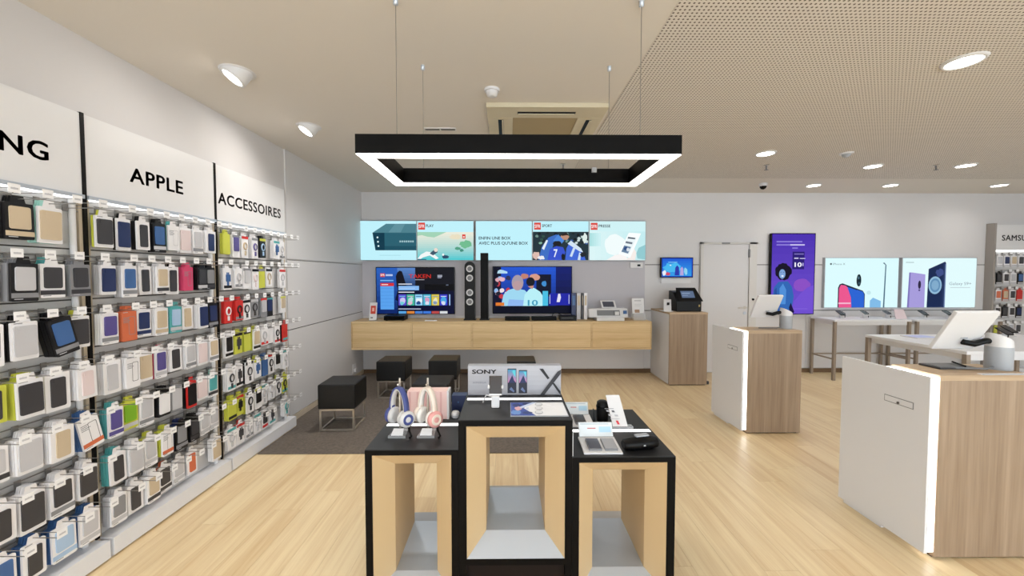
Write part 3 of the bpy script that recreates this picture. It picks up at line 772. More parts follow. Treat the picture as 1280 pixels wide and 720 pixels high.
def art_match(P):
    P.rect(0, 0, 1, 1, '#06092a').grad(.1, .14, .80, 1, '#081a6a', '#1f56d4', 10).grad(.80, .14, 1, 1, '#04062a', '#0a1a6e', 6).rect(0, .60, .05, 1, '#03051c').rect(.55, .36, .74, .84, '#060a26')
    P.rect(0, 0, 1, .155, '#04061c')
    r = random.Random(9)
    for i in range(18): P.blob(r.uniform(.03, .20), r.uniform(.32, .78), .03, .05, r.choice(['#e6b8c4', '#f0dfe4', '#c23a48', '#2a2f58', '#dba9b4', '#8fb8e8', '#1a1a30']), i, 9)
    P.blob(.40, .80, .05, .06, '#c0806e', 40, 12, .1).blob(.53, .78, .07, .07, '#d69a86', 41, 14, .1)
    P.poly([(.10, .155), (.13, .40), (.19, .50), (.27, .54), (.40, .50), (.46, .40), (.48, .155)], '#9fd8f2').poly([(.18, .155), (.20, .3), (.40, .28), (.46, .155)], '#8fb8f0')
    P.ell(.31, .66, .075, .17, '#a79aa6', 20).ell(.31, .60, .062, .10, '#b89aa0', 20)
    P.poly([(.38, .155), (.40, .40), (.46, .52), (.52, .55), (.60, .46), (.63, .38), (.63, .155)], '#b9f0f8').ell(.475, .68, .055, .10, '#120f1c', 18).poly([(.44, .58), (.5, .52), (.52, .6)], '#c78d7c')
    P.text('10', .44, .165, .12, '#3f9cc0', .13, .02).rect(.63, .16, .70, .48, '#48c0e4').blob(.645, .64, .035, .06, '#3f8cd0', 44, 12).rect(.03, .16, .14, .23, '#e07a2c')
    P.rect(.72, .17, .98, .43, '#1b22a4').poly([(.81, .24), (.83, .42), (.855, .42), (.865, .34), (.85, .24)], '#e8e6f6').rect(.72, .2, .727, .40, '#e0e4f6').rect(.965, .2, .972, .40, '#e0e4f6')
    P.poly([(.05, .86), (.06, .92), (.09, .945), (.13, .93), (.18, .90), (.18, .86)], '#b4dcf0')
def art_small(P):
    P.rect(0, 0, 1, 1, '#123fb8').grad(.03, .05, .97, .95, '#2f9ce8', '#1c5cd4', 8).blob(.35, .5, .28, .26, '#46b8f0', 3)
    P.poly([(.42, .08), (.44, .5), (.5, .62), (.56, .5), (.57, .08)], '#2836a8').poly([(.60, .08), (.61, .45), (.66, .55), (.70, .42), (.71, .08)], '#b8a4dc').blob(.78, .3, .06, .18, '#8fd4f0', 4).blob(.08, .2, .06, .14, '#e6eef6', 5).blob(.20, .16, .07, .09, '#d04a68', 6).blob(.28, .62, .03, .03, '#e8f4fa', 7)
    P.rect(.2, .76, .5, .80, '#7fd0f6')
tv(wx(473), wx(569.5), wz(392), wz(334), 'wall television showing a film menu with red title, left of the speakers', art_menu, group='large televisions')
t = tv(wx(616), wx(714), wz(391.5), wz(333), 'wall television showing footballers in pale blue shirts, right of the speakers', art_match, group='large televisions')
tv(wx(824), wx(864), wz(347), wz(322), 'small wall television with bright blue picture above the black terminal', art_small, gap=.03, yw=YB-.014)
obj('cable_box', box(wx(826), wx(863), YB-.05, YB-.014, wz(354), wz(348.5)), 'white_plastic', bpy.data.objects['television.002'])

# floating cabinet
CF = 5.66; cz1 = CAMZ - 59/ (480/(CF+.02)) ; cz1 = .892; cz0 = .475
cxs = [XL+.016 + (2.135 - XL - .016) * i / 5 for i in range(6)]
t = thing('floating_cabinet', 'long oak wall cabinet with five doors under the televisions', 'cabinet', ((XL+2.135)/2, (CF+YB)/2, cz0))
obj('body', box(XL+.016, 2.135, CF+.02, YB-.02, cz0, cz1-.02), 'cab_wood', t)
obj('worktop', box(XL+.016, 2.135, CF, YB-.02, cz1-.02, cz1), 'cab_wood', t)
obj('bottom_edge', box(XL+.016, 2.135, CF, CF+.02, cz0, cz0+.028), 'cab_wood', t)
for i in range(5): obj('door', box(cxs[i]+(.02 if i == 0 else .012), cxs[i+1]-.012, CF+.004, CF+.022, cz0+.032, cz1-.026), 'cab_wood', t, .002)
for i in range(6): obj('divider', box(max(cxs[i]-.009, XL+.016), min(cxs[i]+.009, 2.135), CF, CF+.021, cz0+.028, cz1-.02), 'cab_wood', t)

# things on the cabinet (cz1 is the worktop)
def cx_at(px, y): return (px - 635) * (y + .02) / 480.0
ys = 5.9
def speaker(px0, px1, ytop, label, drivers):
    x0, x1 = cx_at(px0, ys), cx_at(px1, ys); zt = CAMZ + (343 - ytop) * (ys) / 480
    t = thing('tower_speaker', label, 'speaker', ((x0+x1)/2, ys, cz1), 'speakers between the televisions')
    xm = (x0+x1)/2
    if drivers:
        rr = (x1-x0)/2; pts = [(x0, ys-.06, cz1+.012), (x1, ys-.06, cz1+.012)] + [(xm + rr*math.cos(PI*i/8), ys-.06, zt-rr + rr*math.sin(PI*i/8)) for i in range(9)]
        obj('cabinet_body', MB().prism(pts, (0, .12, 0)), 'plastic_black', t)
        for pz in (336, 347.5, 365.5, 377):
            z = CAMZ + (343 - pz) * ys / 480
            d = obj('driver_ring', MB().lathe([(.034, 0), (.036, .008), (.05, .010), (.053, 0)], (xm, ys-.06, z), 18, (0, -1, 0)), 'white_plastic', t)
            obj('cone', MB().lathe([(.001, .002), (.033, .004)], (xm, ys-.06, z), 16, (0, -1, 0)), 'midgrey', d)
    else:
        obj('cabinet_body', box(x0, x1, ys-.05, ys+.05, cz1+.012, zt), 'plastic_black', t, .004)
        obj('grille', box(x0+.006, x1-.006, ys-.054, ys-.049, cz1+.03, zt-.01), 'black', t)
    obj('foot', box(x0-.015, x1+.015, ys-.075, ys+.075, cz1, cz1+.014), 'plastic_black', t)
speaker(581.5, 594, 327, 'black tower speaker with four white driver rings beside left television', True)
speaker(601, 610.5, 316.5, 'tall narrow plain black tower speaker beside the right television', False)

def onbench(px0, px1, y, d): return cx_at(px0, y), cx_at(px1, y), y, y + d
x0, x1, y0, y1 = onbench(462, 471, 5.8, .05)
t = thing('price_card', 'white price card with red square on the cabinet left end', 'price card', ((x0+x1)/2, y0, cz1))
obj('card', MB().prism([(x0, y0, cz1+.01), (x1, y0, cz1+.01), (x1, y0+.05, cz1+.27), (x0, y0+.05, cz1+.27)], (0, .006, 0)), 'white_plastic', t)
P = Print((x0, y0-.002, cz1+.01), U, (0, .05, .26), x1-x0, .265); P.rect(.15, .35, .85, .82, '#c8402f').rect(.35, .5, .65, .7, '#e8b0a0').rect(.2, .1, .5, .16, '#55555a').build('print', 'print', t)
obj('card_foot', box(x0, x1, y0-.01, y0+.09, cz1, cz1+.01), 'acrylic', t)
x0, x1, y0, y1 = onbench(480, 506, 5.78, .2)
t = thing('set_top_box', 'black set-top box under the left television', 'set-top box', ((x0+x1)/2, y0+.1, cz1))
obj('body', box(x0, x1, y0, y1, cz1+.006, cz1+.075), 'plastic_black', t, .006); obj('front_panel', box(x0+.01, x1-.01, y0-.003, y0+.002, cz1+.02, cz1+.06), 'blackgloss', t)
obj('foot', box(x0+.02, x0+.05, y0+.02, y0+.17, cz1, cz1+.007), 'plastic_black', t); obj('foot', box(x1-.05, x1-.02, y0+.02, y0+.17, cz1, cz1+.007), 'plastic_black', t)
x0, x1, y0, y1 = onbench(531, 546, 5.72, .05)
t = thing('remote_control', 'white remote control lying on the cabinet under left television', 'remote', ((x0+x1)/2, y0, cz1))
obj('body', box(x0, x1, y0, y0+.045, cz1, cz1+.016), 'white_plastic', t, .005); obj('button_pad', box(x0+.03, x1-.04, y0+.012, y0+.033, cz1+.016, cz1+.018), 'midgrey', t)
for a, b, lb in ((631, 662.5, 'left half of the low black soundbar under the right television'), (664.5, 696, 'right half of the low black soundbar under the right television')):
    x0, x1, y0, y1 = onbench(a, b, 5.75, .1)
    t = thing('soundbar', lb, 'soundbar', ((x0+x1)/2, y0+.05, cz1), 'soundbar halves')
    obj('body', box(x0, x1, y0, y1, cz1+.004, cz1+.062), 'plastic_black', t, .008); obj('grille', box(x0+.01, x1-.01, y0-.002, y0+.003, cz1+.012, cz1+.055), 'black', t); obj('foot', box(x0+.03, x1-.03, y0+.02, y1-.02, cz1, cz1+.005), 'black', t)
x0, x1, y0, y1 = onbench(700, 721, 5.74, .165)
t = thing('media_player', 'black media player box right of the soundbar', 'media player', ((x0+x1)/2, y0+.1, cz1))
obj('body', box(x0, x1, y0, y1, cz1, cz1+.075), 'plastic_black', t, .006); obj('drive_slot', box(x0+.02, x1-.05, y0-.001, y0+.003, cz1+.04, cz1+.045), 'midgrey', t)
obj('cable', MB().tube([(x0+.05, y1-.03, cz1+.07), (x0-.03, y1-.02, cz1+.11), (x0-.09, y1-.01, cz1+.09), (x0-.1, y1, cz1+.05)], .006, 6), 'plastic_black', t)
x0, x1, y0, y1 = onbench(738, 787, 5.72, .3)
t = thing('demo_unit', 'white demonstration unit with tray on the cabinet right end', 'demo unit', ((x0+x1)/2, y0+.15, cz1))
obj('base', box(x0+.10, x1-.07, y0, y1, cz1, cz1+.05), 'white_plastic', t, .006)
obj('deck', MB().prism([(x0, y0+.06, cz1+.05), (x1, y0+.06, cz1+.05), (x1, y0+.1, cz1+.175), (x0, y0+.1, cz1+.175)], (0, .18, 0)), 'white_plastic', t)
obj('slot', MB().prism([(x0+.12, y0+.058, cz1+.075), (x1-.12, y0+.058, cz1+.075), (x1-.12, y0+.09, cz1+.155), (x0+.12, y0+.09, cz1+.155)], (0, .01, 0)), 'midgrey', t)
obj('connector', box(x1-.20, x1-.14, y0+.045, y0+.075, cz1+.085, cz1+.135), 'white_plastic', t); obj('port', box(x1-.07, x1-.02, y0+.05, y0+.075, cz1+.10, cz1+.15), 'c_b', t)
x0, x1, y0, y1 = onbench(753, 771, 5.92, .02)
t = thing('tablet_phone', 'white handset with dark screen leaning on the white demonstration unit', 'phone', ((x0+x1)/2, y0, cz1+.175))
obj('body', MB().prism([(x0, y0, cz1+.176), (x1, y0, cz1+.176), (x1-.02, y0+.05, cz1+.29), (x0-.02, y0+.05, cz1+.29)], (0, .012, 0)), 'white_plastic', t)
obj('screen', MB().prism([(x0+.02, y0+.006, cz1+.195), (x1-.03, y0+.006, cz1+.195), (x1-.045, y0+.042, cz1+.275), (x0+.005, y0+.042, cz1+.275)], (0, -.003, 0)), mat('screen_grey', '#4a4c58', .3), t)
x0, x1, y0, y1 = onbench(791, 806, 5.85, .05)
t = thing('info_stand', 'white information card in a clear stand on cabinet right end', 'info card', ((x0+x1)/2, y0, cz1))
obj('card', MB().prism([(x0, y0, cz1+.10), (x1, y0, cz1+.10), (x1, y0+.04, cz1+.33), (x0, y0+.04, cz1+.33)], (0, .006, 0)), 'white_plastic', t)
obj('clear_base', box(x0, x1, y0-.06, y0+.08, cz1, cz1+.10), 'acrylic', t)
P = Print((x0, y0-.002, cz1+.10), U, (0, .04, .23), x1-x0, .233); P.rect(.2, .82, .75, .86, '#8a8a90').rect(.2, .6, .8, .62, '#b0b0b6').rect(.2, .5, .7, .52, '#b0b0b6').rect(.2, .05, .6, .25, '#9a7a60').build('print', 'print', t)
for k, (a, b, c, lb) in enumerate([(714.5, 720, 'c_n', 'dark navy boxed phone standing right of the right television'), (721, 726, 'c_s', 'silver boxed handset standing beside the navy box'), (727, 729.5, 'c_d', 'thin charcoal boxed handset between two pale boxes'), (730, 734.2, 'c_w', 'white boxed handset standing nearest the demonstration unit')]):
    x0, x1, y0, y1 = onbench(a, b, 5.92, .06)
    t = thing('boxed_phone', lb, 'phone box', ((x0+x1)/2, y0, cz1), 'boxed handsets beside the right television')
    zt = cz1 + .41; obj('carton', box(x0, x1, y0, y1, cz1, zt), c, t, .002); obj('label_print', box(x0+.012, x1-.012, y0-.001, y0+.002, cz1+.22, zt-.04), 'c_b' if k == 0 else 'c_e', t)
x0 = wx(795)
t = thing('alarm_sensor', 'small white sensor box at the right end below the light boxes', 'sensor', (x0, YB-.05, wz(335)))
obj('body', box(x0-.1, x0+.1, YB-.05, YB-.02, wz(335), wz(328)), 'white_plastic', t, .004); obj('lens', box(x0+.01, x0+.06, YB-.052, YB-.049, wz(333), wz(330.5)), 'plastic_black', t)
p = onx(442.5, 460.5, XL+.014)
t = thing('wall_socket', 'white wall socket low on the left wall near the corner', 'socket', (XL+.014, p.y, p.z-.05))
obj('plate', box(XL+.014, XL+.022, p.y-.06, p.y+.06, p.z-.07, p.z+.07), 'white_plastic', t); obj('plug', box(XL+.022, XL+.05, p.y-.025, p.y+.025, p.z-.05, p.z), 'white_plastic', t)

# stools
def stool(x, y, label, rot=0, s=.345):
    t = thing('stool', label, 'stool', (x, y, .008), 'black cube stools on the carpet')
    h = s/2; z0 = .008
    obj('seat', box(x-h-.012, x+h+.012, y-h-.012, y+h+.012, .235, .485), 'leather', t, .014)
    r = .009
    for sx in (-1, 1):
        for sy in (-1, 1): obj('leg', box(x+sx*(h-r)-r, x+sx*(h-r)+r, y+sy*(h-r)-r, y+sy*(h-r)+r, z0, .235), 'chrome', t)
    b = MB()
    for m_ in frame_rect(x-h, x+h, y-h, y+h, .018, z0, z0+.018): b.add(m_.v, m_.f)
    obj('base_frame', b, 'chrome', t)
    b = MB()
    for m_ in frame_rect(x-h, x+h, y-h, y+h, .018, .217, .235): b.add(m_.v, m_.f)
    obj('top_frame', b, 'chrome', t)
    t.rotation_euler = (0, 0, math.radians(rot))
stool(-1.73, 4.01, 'black cube stool nearest the left wall rack, frame fully visible', 2)
stool(-1.49, 5.03, 'black cube stool under the cabinet, behind the blue headphones', 0)
stool(-.84, 5.08, 'black cube stool under the cabinet, directly behind another stool', 0)
stool(-.78, 4.02, 'black cube stool just behind the pink headphones', -2)
stool(.17, 5.0, 'black cube stool mostly hidden behind the white phone topper', 0)
# ================================================================== CENTRE DISPLAY TABLES
TF, TB = 1.82, 2.47
TS = 2.13    # light strip
def module(x0, x1, zt, mouth, inner, zmouth, zin, label):
    """tall open plinth: black box with a flared birch tunnel through it. mouth / inner: (x0, x1); zmouth / zin: (z0, z1)"""
    t = thing('display_plinth', label, 'display table', ((x0+x1)/2, (TF+TB)/2, 0), 'joined display plinths in the middle')
    (a0, a1), (b0, b1) = mouth, zmouth; (c0, c1), (d0, d1) = inner, zin
    YI, YJ = TF + .10, TB - .155
    s = MB()
    s.box(x0, a0, TF, TB, 0, zt-.004).box(a1, x1, TF, TB, 0, zt-.004).box(a0, a1, TF, TB, b1, zt-.004).box(a0, a1, TF, TB, max(b0-.03, 0), b0)
    obj('shell', s, 'black', t)
    if b0 > .1: obj('plinth_base', box(a0, a1, TF+.03, TB-.03, 0, b0-.03), 'plinth_dark', t)
    obj('top', box(x0, x1, TF+.002, TB-.002, zt-.004, zt), 'top_black', t)
    e = .002
    def ring(y, q, r): return [(q[0], y, r[0]), (q[1], y, r[0]), (q[1], y, r[1]), (q[0], y, r[1])]
    F = ring(TF+.001, (a0+e, a1-e), (b0+e, b1-e)); I = ring(YI, (c0, c1), (d0, d1)); J = ring(YJ, (c0, c1), (d0, d1)); B = ring(TB-.001, (a0+e, a1-e), (b0+e, b1-e))
    for nm, i, j in (('lining_right', 1, 2), ('lining_top', 2, 3), ('lining_left', 3, 0)):
        l = MB().quad(F[i], F[j], I[j], I[i]).quad(I[i], I[j], J[j], J[i]).quad(J[i], J[j], B[j], B[i])
        obj('side_lining' if nm != 'lining_top' else 'top_lining', l, 'birch', t)
    l = MB().quad(F[0], F[1], I[1], I[0]).quad(I[0], I[1], J[1], J[0]).quad(J[0], J[1], B[1], B[0])
    obj('metal_floor', l, 'metal', t)
    obj('light_strip', box(x0+.012, x1-.012, TS-.016, TS+.016, zt, zt+.0012), 'ledsoft', t)
    return t
module(-.688, -.240, .748, (-.655, -.272), (-.574, -.362), (.03, .722), (.075, .632), 'left black display plinth with open birch tunnel, carrying the headphones')
module(-.239, .311, .892, (-.202, .277), (-.112, .188), (.205, .862), (.283, .765), 'tallest black display plinth in the middle with a steel tunnel floor')
module(.312, .812, .709, (.343, .773), (.432, .698), (.03, .682), (.085, .595), 'right black display plinth with open birch tunnel, lowest of three')
TL, TM, TR = .748, .892, .709

# headphones on stands
def headphones(x, y, rot, c_band, c_pad, c_cup, label):
    z = TL
    t = thing('headphones', label, 'headphones', (x, y, z+.055), 'headphones on the left plinth')
    R, H = .056, .15
    arc = [(x - R*math.cos(PI*i/16)*1.0, y, z + .125 + (H-.03)*math.sin(PI*i/16)) for i in range(17)]
    def band(wd, th, off):
        b = MB(); vs = []
        for i, p in enumerate(arc):
            a = PI*i/16; n = Vector((-math.cos(a), 0, math.sin(a)))
            for dy in (-wd/2, wd/2):
                for q in (0, th): vs.append(Vector(p) + n*(off+q) + Vector((0, dy, 0)))
        fs = []
        for i in range(16):
            o, q = 4*i, 4*(i+1)
            fs += [(o, o+1, q+1, q), (o+2, q+2, q+3, o+3), (o+1, o+3, q+3, q+1), (o, q, q+2, o+2)]
        b.add(vs, fs, True); return b
    obj('headband', band(.03, .008, .0), c_band, t); obj('headband_pad', band(.026, .010, -.010), c_pad, t)
    for sx in (-1, 1):
        cx = x + sx*(R-.005)
        obj('slider', box(cx-.006, cx+.006, y-.012, y+.012, z+.095, z+.15), c_band, t, .003)
        ax = (sx, -.25, .06)
        cup = obj('ear_cup', MB().lathe([(.036, 0), (.042, .008), (.042, .020), (.034, .029), (.001, .031)], (cx, y, z+.095), 22, ax), c_cup if sx > 0 else c_band, t)
        obj('ear_pad', MB().lathe([(.016, -.020), (.034, -.022), (.044, -.012), (.042, .002), (.036, .003)], (cx, y, z+.095), 22, ax), c_pad, cup)
        obj('cap_ring', MB().lathe([(.020, .0302), (.024, .034), (.028, .030)], (cx, y, z+.095), 20, ax), c_pad if sx < 0 else c_band, cup)
    t.rotation_euler = (0, 0, math.radians(rot))
    s = thing('headphone_stand', 'clear stand holding the ' + label.split(' on ')[0], 'stand', (x, y, z), 'headphone stands')
    obj('base', MB().prism([(x-.045, y-.05, z), (x+.045, y-.05, z), (x+.035, y+.05, z), (x-.035, y+.05, z)], (0, 0, .012)), 'acrylic', s)
    obj('foot_plate', MB().prism([(x-.03, y-.045, z+.012), (x+.03, y-.045, z+.012), (x+.026, y-.01, z+.03), (x-.026, y-.01, z+.03)], (0, 0, .006)), 'white_plastic', s)
    obj('post', MB().cyl((x, y+.015, z+.01), (x, y+.015, z+.295), .006, 10), 'chrome', s)
    obj('cradle', MB().tube([(x, y+.015, z+.262), (x, y-.01, z+.262), (x, y-.02, z+.27)], .005, 8), 'chrome', s)
    obj('security_cable', MB().tube([(x+.05, y-.01, z+.06), (x+.06, y-.03, z+.03), (x+.075, y-.05, z+.010), (x+.068, y-.06, z+.006)], .006, 8), 'plastic_black', s)
M['hp_blue'] = mat('hp_blue', '#3f4a86', .45); M['hp_grey'] = mat('hp_grey', '#c9c8c8', .5); M['hp_white'] = mat('hp_white', '#ebe6e0', .4); M['hp_pink'] = mat('hp_pink', '#dc9d98', .45); M['hp_cream'] = mat('hp_cream', '#e6d6c8', .5)
headphones(-.572, 2.0, -35, 'hp_blue', 'hp_grey', 'hp_grey', 'blue and grey headphones on the left plinth')
headphones(-.424, 2.0, -38, 'hp_cream', 'hp_white', 'hp_pink', 'cream and pink headphones on the left plinth')
pk = mat('pink_carton', '#e9c6c0', .5)
t = thing('headphone_carton', 'pale pink carton standing behind the two headphones', 'box', (-.46, 2.25, TL))
obj('carton', box(-.585, -.345, 2.21, 2.29, TL, TL+.165), pk, t, .002)
for k in range(5): obj('stripe', box(-.575+.045*k, -.565+.045*k, 2.2085, 2.211, TL+.006, TL+.16), mat('stripe_rose', '#d9aaa6', .5) if k == 0 else bpy.data.materials['stripe_rose'], t)
obj('edge_panel', box(-.355, -.343, 2.2085, 2.2905, TL, TL+.166), 'white_plastic', t)
t = thing('speaker_carton', 'small dark navy carton between the pink carton and middle plinth', 'box', (-.29, 2.36, TL))
obj('carton', box(-.345, -.245, 2.33, 2.40, TL, TL+.10), 'c_n', t, .002); obj('logo_dot', MB().cyl((-.305, 2.3295, TL+.06), (-.305, 2.3285, TL+.06), .006, 10), 'c_b', t)
t = thing('white_puck', 'small round white gadget in front of the navy carton', 'gadget', (-.31, 2.24, TL))
obj('body', MB().lathe([(.020, 0), (.024, .004), (.024, .028), (.018, .036), (.001, .037)], (-.31, 2.24, TL), 20), 'white_plastic', t); obj('ring', MB().lathe([(.0242, .012), (.0248, .014), (.0242, .016)], (-.31, 2.24, TL), 20), 'grey_plastic', t)

# topper sign on the middle plinth
sx0, sx1, sy = -.232, .307, 2.20
t = thing('topper_sign', 'silver-grey sign box with two phones and a big black X on middle plinth', 'sign', ((sx0+sx1)/2, sy, TM))
obj('sign_body', box(sx0, sx1, sy, sy+.05, TM, TM+.172), mat('topper_silver', '#a2a2a8', .4), t, .002)
P = Print((sx0, sy-.001, TM), U, V, sx1-sx0, .172)
P.grad(.004, .02, .996, .985, '#96969c', '#b4b4ba', 6)
P.text('SONY', .045, .73, .135, '#0c0c10', .262, .03)
P.text('XPERIA', .05, .40, .055, '#6c6c74', .15)
for u0, u1, v1 in ((.425, .52, .90), (.545, .635, .85)):
    P.rect(u0, .07, u1, v1, '#0b0c14').grad(u0+.004, .42, u1-.004, v1-.03, '#c07aa0', '#2f8fb4', 8).poly([(u0+.01, .42), (u0+.03, .55), (u0+.05, .68), (u0+.07, .5), (u1-.004, .42)], '#1a2450').poly([(u0+.05, .8), (u0+.06, v1-.05), (u1-.01, v1-.06), (u1-.01, .6)], '#4fc0cc').rect(u0+.004, .10, u1-.004, .42, '#14182c').poly([(u0+.02, .20), (u0+.04, .28), (u1-.02, .14), (u1-.03, .10)], '#5a6a90')
P.poly([(.765, .90), (.805, .90), (.875, .58), (.855, .54)], '#141418').poly([(.775, .02), (.82, .02), (.995, .73), (.995, .86), (.96, .80)], '#232329').poly([(.895, .44), (.925, .42), (.995, .12), (.995, .02), (.975, .08)], '#141418')
P.build('sign_print', 'print', t)
# phone on security stand
x, y = -.066, 2.00
t = thing('display_phone', 'smartphone with dark screen on a white security stand, middle plinth', 'phone', (x, y, TM))
obj('stand', box(x-.021, x+.021, y-.02, y+.025, TM, TM+.063), 'white_plastic', t, .006)
obj('phone', MB().prism([(x-.034, y-.004, TM+.068), (x+.034, y-.004, TM+.068), (x+.034, y+.022, TM+.155), (x-.034, y+.022, TM+.155)], (0, .009, .003)), mat('phone_brown', '#2a1c14', .25), t)
obj('phone_edge', MB().prism([(x-.034, y-.006, TM+.064), (x+.034, y-.006, TM+.064), (x+.034, y-.004, TM+.071), (x-.034, y-.004, TM+.071)], (0, .01, .002)), 'white_plastic', t)
for s_ in (-1, 1): obj('clamp', box(x+s_*.036-.005, x+s_*.036+.005, y-.002, y+.024, TM+.098, TM+.112), 'white_plastic', t, .002)
obj('cable', MB().tube([(x-.02, y+.02, TM+.05), (x-.05, y+.03, TM+.055), (x-.065, y+.05, TM+.02), (x-.07, y+.06, TM+.004)], .004, 6), 'white_plastic', t)
# leaflet
lx0, lx1, ly0, ly1 = .012, .298, 1.86, 2.06
t = thing('phone_leaflet', 'flat printed card with blue picture and white half on middle plinth', 'leaflet', ((lx0+lx1)/2, 1.96, TM))
obj('card', box(lx0, lx1, ly0, ly1, TM, TM+.004), 'grey_plastic', t)
P = Print((lx0, ly0, TM+.0043), (1, 0, 0), (0, 1, 0), lx1-lx0, ly1-ly0, .0002)
P.rect(.01, .02, .99, .98, '#eef0f4').poly([(.01, .02), (.01, .98), (.42, .98), (.24, .55), (.44, .02)], '#3f57a8').blob(.12, .75, .08, .14, '#26346e', 2).blob(.10, .25, .09, .16, '#6f9ad8', 3).blob(.3, .85, .08, .08, '#1f2c60', 4).blob(.14, .5, .06, .15, '#d8a8b0', 5).blob(.30, .2, .08, .1, '#28407e', 6).poly([(.20, .5), (.5, .98), (.42, .98), (.16, .6)], '#c6d4ee')
P.text('4K', .28, .42, .16, '#9fb4d8', .06)
for k in range(3): P.ell(.50 + .015*(2-k), .82 - .30*k, .07, .11, '#8d929a').ell(.50 + .015*(2-k), .82 - .30*k, .062, .09, '#e2e5ea')
P.build('leaflet_print', 'print', t)

# right plinth: phone trays, speaker, card, black pouch
def tray(x0, x1, y0, y1, label, phones, backs, zlift):
    t = thing('phone_tray', label, 'phone tray', ((x0+x1)/2, (y0+y1)/2, TR), 'clear phone trays on the right plinth')
    obj('tray_base', MB().prism([(x0, y0, TR), (x1, y0, TR), (x1, y1, TR+zlift), (x0, y1, TR+zlift)], (0, 0, .008)), 'white_plastic', t)
    obj('tray_rib', MB().prism([(x0, y1-.01, TR), (x1, y1-.01, TR), (x1, y1-.01, TR+zlift), (x0, y1-.01, TR+zlift)], (0, .008, 0)), 'acrylic', t)
    obj('info_flap', MB().prism([(x0+.004, y1-.005, TR+zlift+.008), (x1-.004, y1-.005, TR+zlift+.008), (x1-.004, y1+.03, TR+zlift+.075), (x0+.004, y1+.03, TR+zlift+.075)], (0, .003, 0)), 'acrylic', t)
    P = Print((x0+.006, y1-.0065, TR+zlift+.012), U, (0, .035, .067), x1-x0-.012, .07, .0002); P.rect(0, 0, 1, 1, '#dfe6ea').rect(.04, .86, .9, .93, '#b8c4cc').rect(.25, .55, .5, .62, '#c05a5a').rect(.6, .3, .95, .7, '#b4d8ee').build('flap_print', 'print', t)
    sl = zlift/(y1-y0)
    for k, (px_, c_) in enumerate(phones):
        ya, yb = y0+.018, y0+.122
        za, zb_ = TR + .008 + sl*.018, TR + .008 + sl*.122
        ph = obj('phone', MB().prism([(px_-.032, ya, za), (px_+.032, ya, za), (px_+.032, yb, zb_), (px_-.032, yb, zb_)], (0, 0, .011)), 'midgrey', t)
        obj('phone_screen', MB().prism([(px_-.030, ya+.003, za+.0112), (px_+.030, ya+.003, za+.0112), (px_+.030, yb-.003, zb_+.0112), (px_-.030, yb-.003, zb_+.0112)], (0, 0, .0006)), c_, ph)
    return t
M['scr_slate'] = mat('scr_slate', '#565a66', .25); M['scr_silver'] = mat('scr_silver', '#a4a5aa', .3); M['scr_dark'] = mat('scr_dark', '#3a3b40', .25)
tray(.372, .562, 1.845, 2.005, 'nearer clear tray with two smartphones lying on it', [(.433, 'scr_slate'), (.512, 'scr_silver')], None, .012)
tray(.345, .500, 2.18, 2.33, 'farther clear tray with one dark smartphone near the light strip', [(.425, 'scr_dark')], None, .012)
t = thing('acrylic_divider', 'clear upright divider along the left edge of the right plinth', 'divider', (.3142, 2.06, TR))
obj('sheet', box(.3125, .316, 1.83, 2.30, TR, TR+.115), 'acrylic', t); obj('edge_strip', box(.3125, .316, 1.828, 1.83, TR, TR+.115), 'white_plastic', t)
x, y = .566, 2.27
t = thing('round_speaker', 'black cylindrical portable speaker on the right plinth', 'speaker', (x, y, TR))
obj('body', MB().lathe([(.030, 0), (.034, .006), (.036, .08), (.033, .118), (.022, .126), (.001, .127)], (x, y, TR), 24), 'plastic_black', t)
obj('collar', MB().lathe([(.0365, .085), (.038, .09), (.0365, .098)], (x, y, TR), 24), 'blackgloss', t)
obj('prop', MB().prism([(x-.060, y-.02, TR), (x-.044, y-.02, TR), (x-.048, y, TR+.07), (x-.055, y, TR+.07)], (0, .02, 0)), 'plastic_black', t)
x0, x1, y = .60, .685, 2.16
t = thing('spec_card', 'leaning white card with tiny print and red mark, right plinth', 'info card', ((x0+x1)/2, y, TR))
obj('card', MB().prism([(x0, y, TR+.012), (x1, y, TR+.012), (x1-.025, y+.09, TR+.165), (x0-.02, y+.09, TR+.165)], (0, .003, 0)), 'white_plastic', t)
obj('card_holder', box(x0-.006, x1+.03, y-.006, y+.03, TR, TR+.012), 'acrylic', t)
P = Print((x0, y-.0015, TR+.012), U, (-.02/.085*.3, .09, .153), .075, .176, .0003)
P.rect(.05, .60, .75, .62, '#8a8a90').rect(.1, .5, .3, .56, '#a0a0a6').rect(.5, .48, .7, .55, '#6a6a70').rect(.1, .36, .3, .42, '#b4b4ba').rect(.55, .34, .8, .40, '#b4b4ba').rect(.1, .25, .8, .27, '#b4b4ba').rect(.42, .07, .60, .20, '#cf3340')
P.build('card_print', 'print', t)
t = thing('speaker_pouch', 'black tapered gadget lying across the front right plinth corner', 'gadget', (.665, 1.90, TR))
b = MB(); n = 12; secs = []
for i, (xx, s_) in enumerate([(-.095, .55), (-.088, .85), (-.05, 1), (.05, 1), (.085, .9), (.095, .6)]):
    secs.append([(.665+xx + .0, 1.90 + .036*s_*math.cos(2*PI*k/n)*(1), TR + .032 + .032*s_*math.sin(2*PI*k/n)) for k in range(n)])
vs = [p for s_ in secs for p in s_]
b.add(vs, [(i*n+k, i*n+(k+1) % n, (i+1)*n+(k+1) % n, (i+1)*n+k) for i in range(len(secs)-1) for k in range(n)], True).add(vs[:n], [tuple(range(n))]).add(vs[-n:], [tuple(range(n))])
obj('body', b, 'plastic_black', t); obj('clip', box(.645, .715, 1.898, 1.925, TR+.060, TR+.070), 'grey_plastic', t, .002)
obj('badge', box(.665, .675, 1.864, 1.868, TR+.03, TR+.036), 'grey_plastic', t)
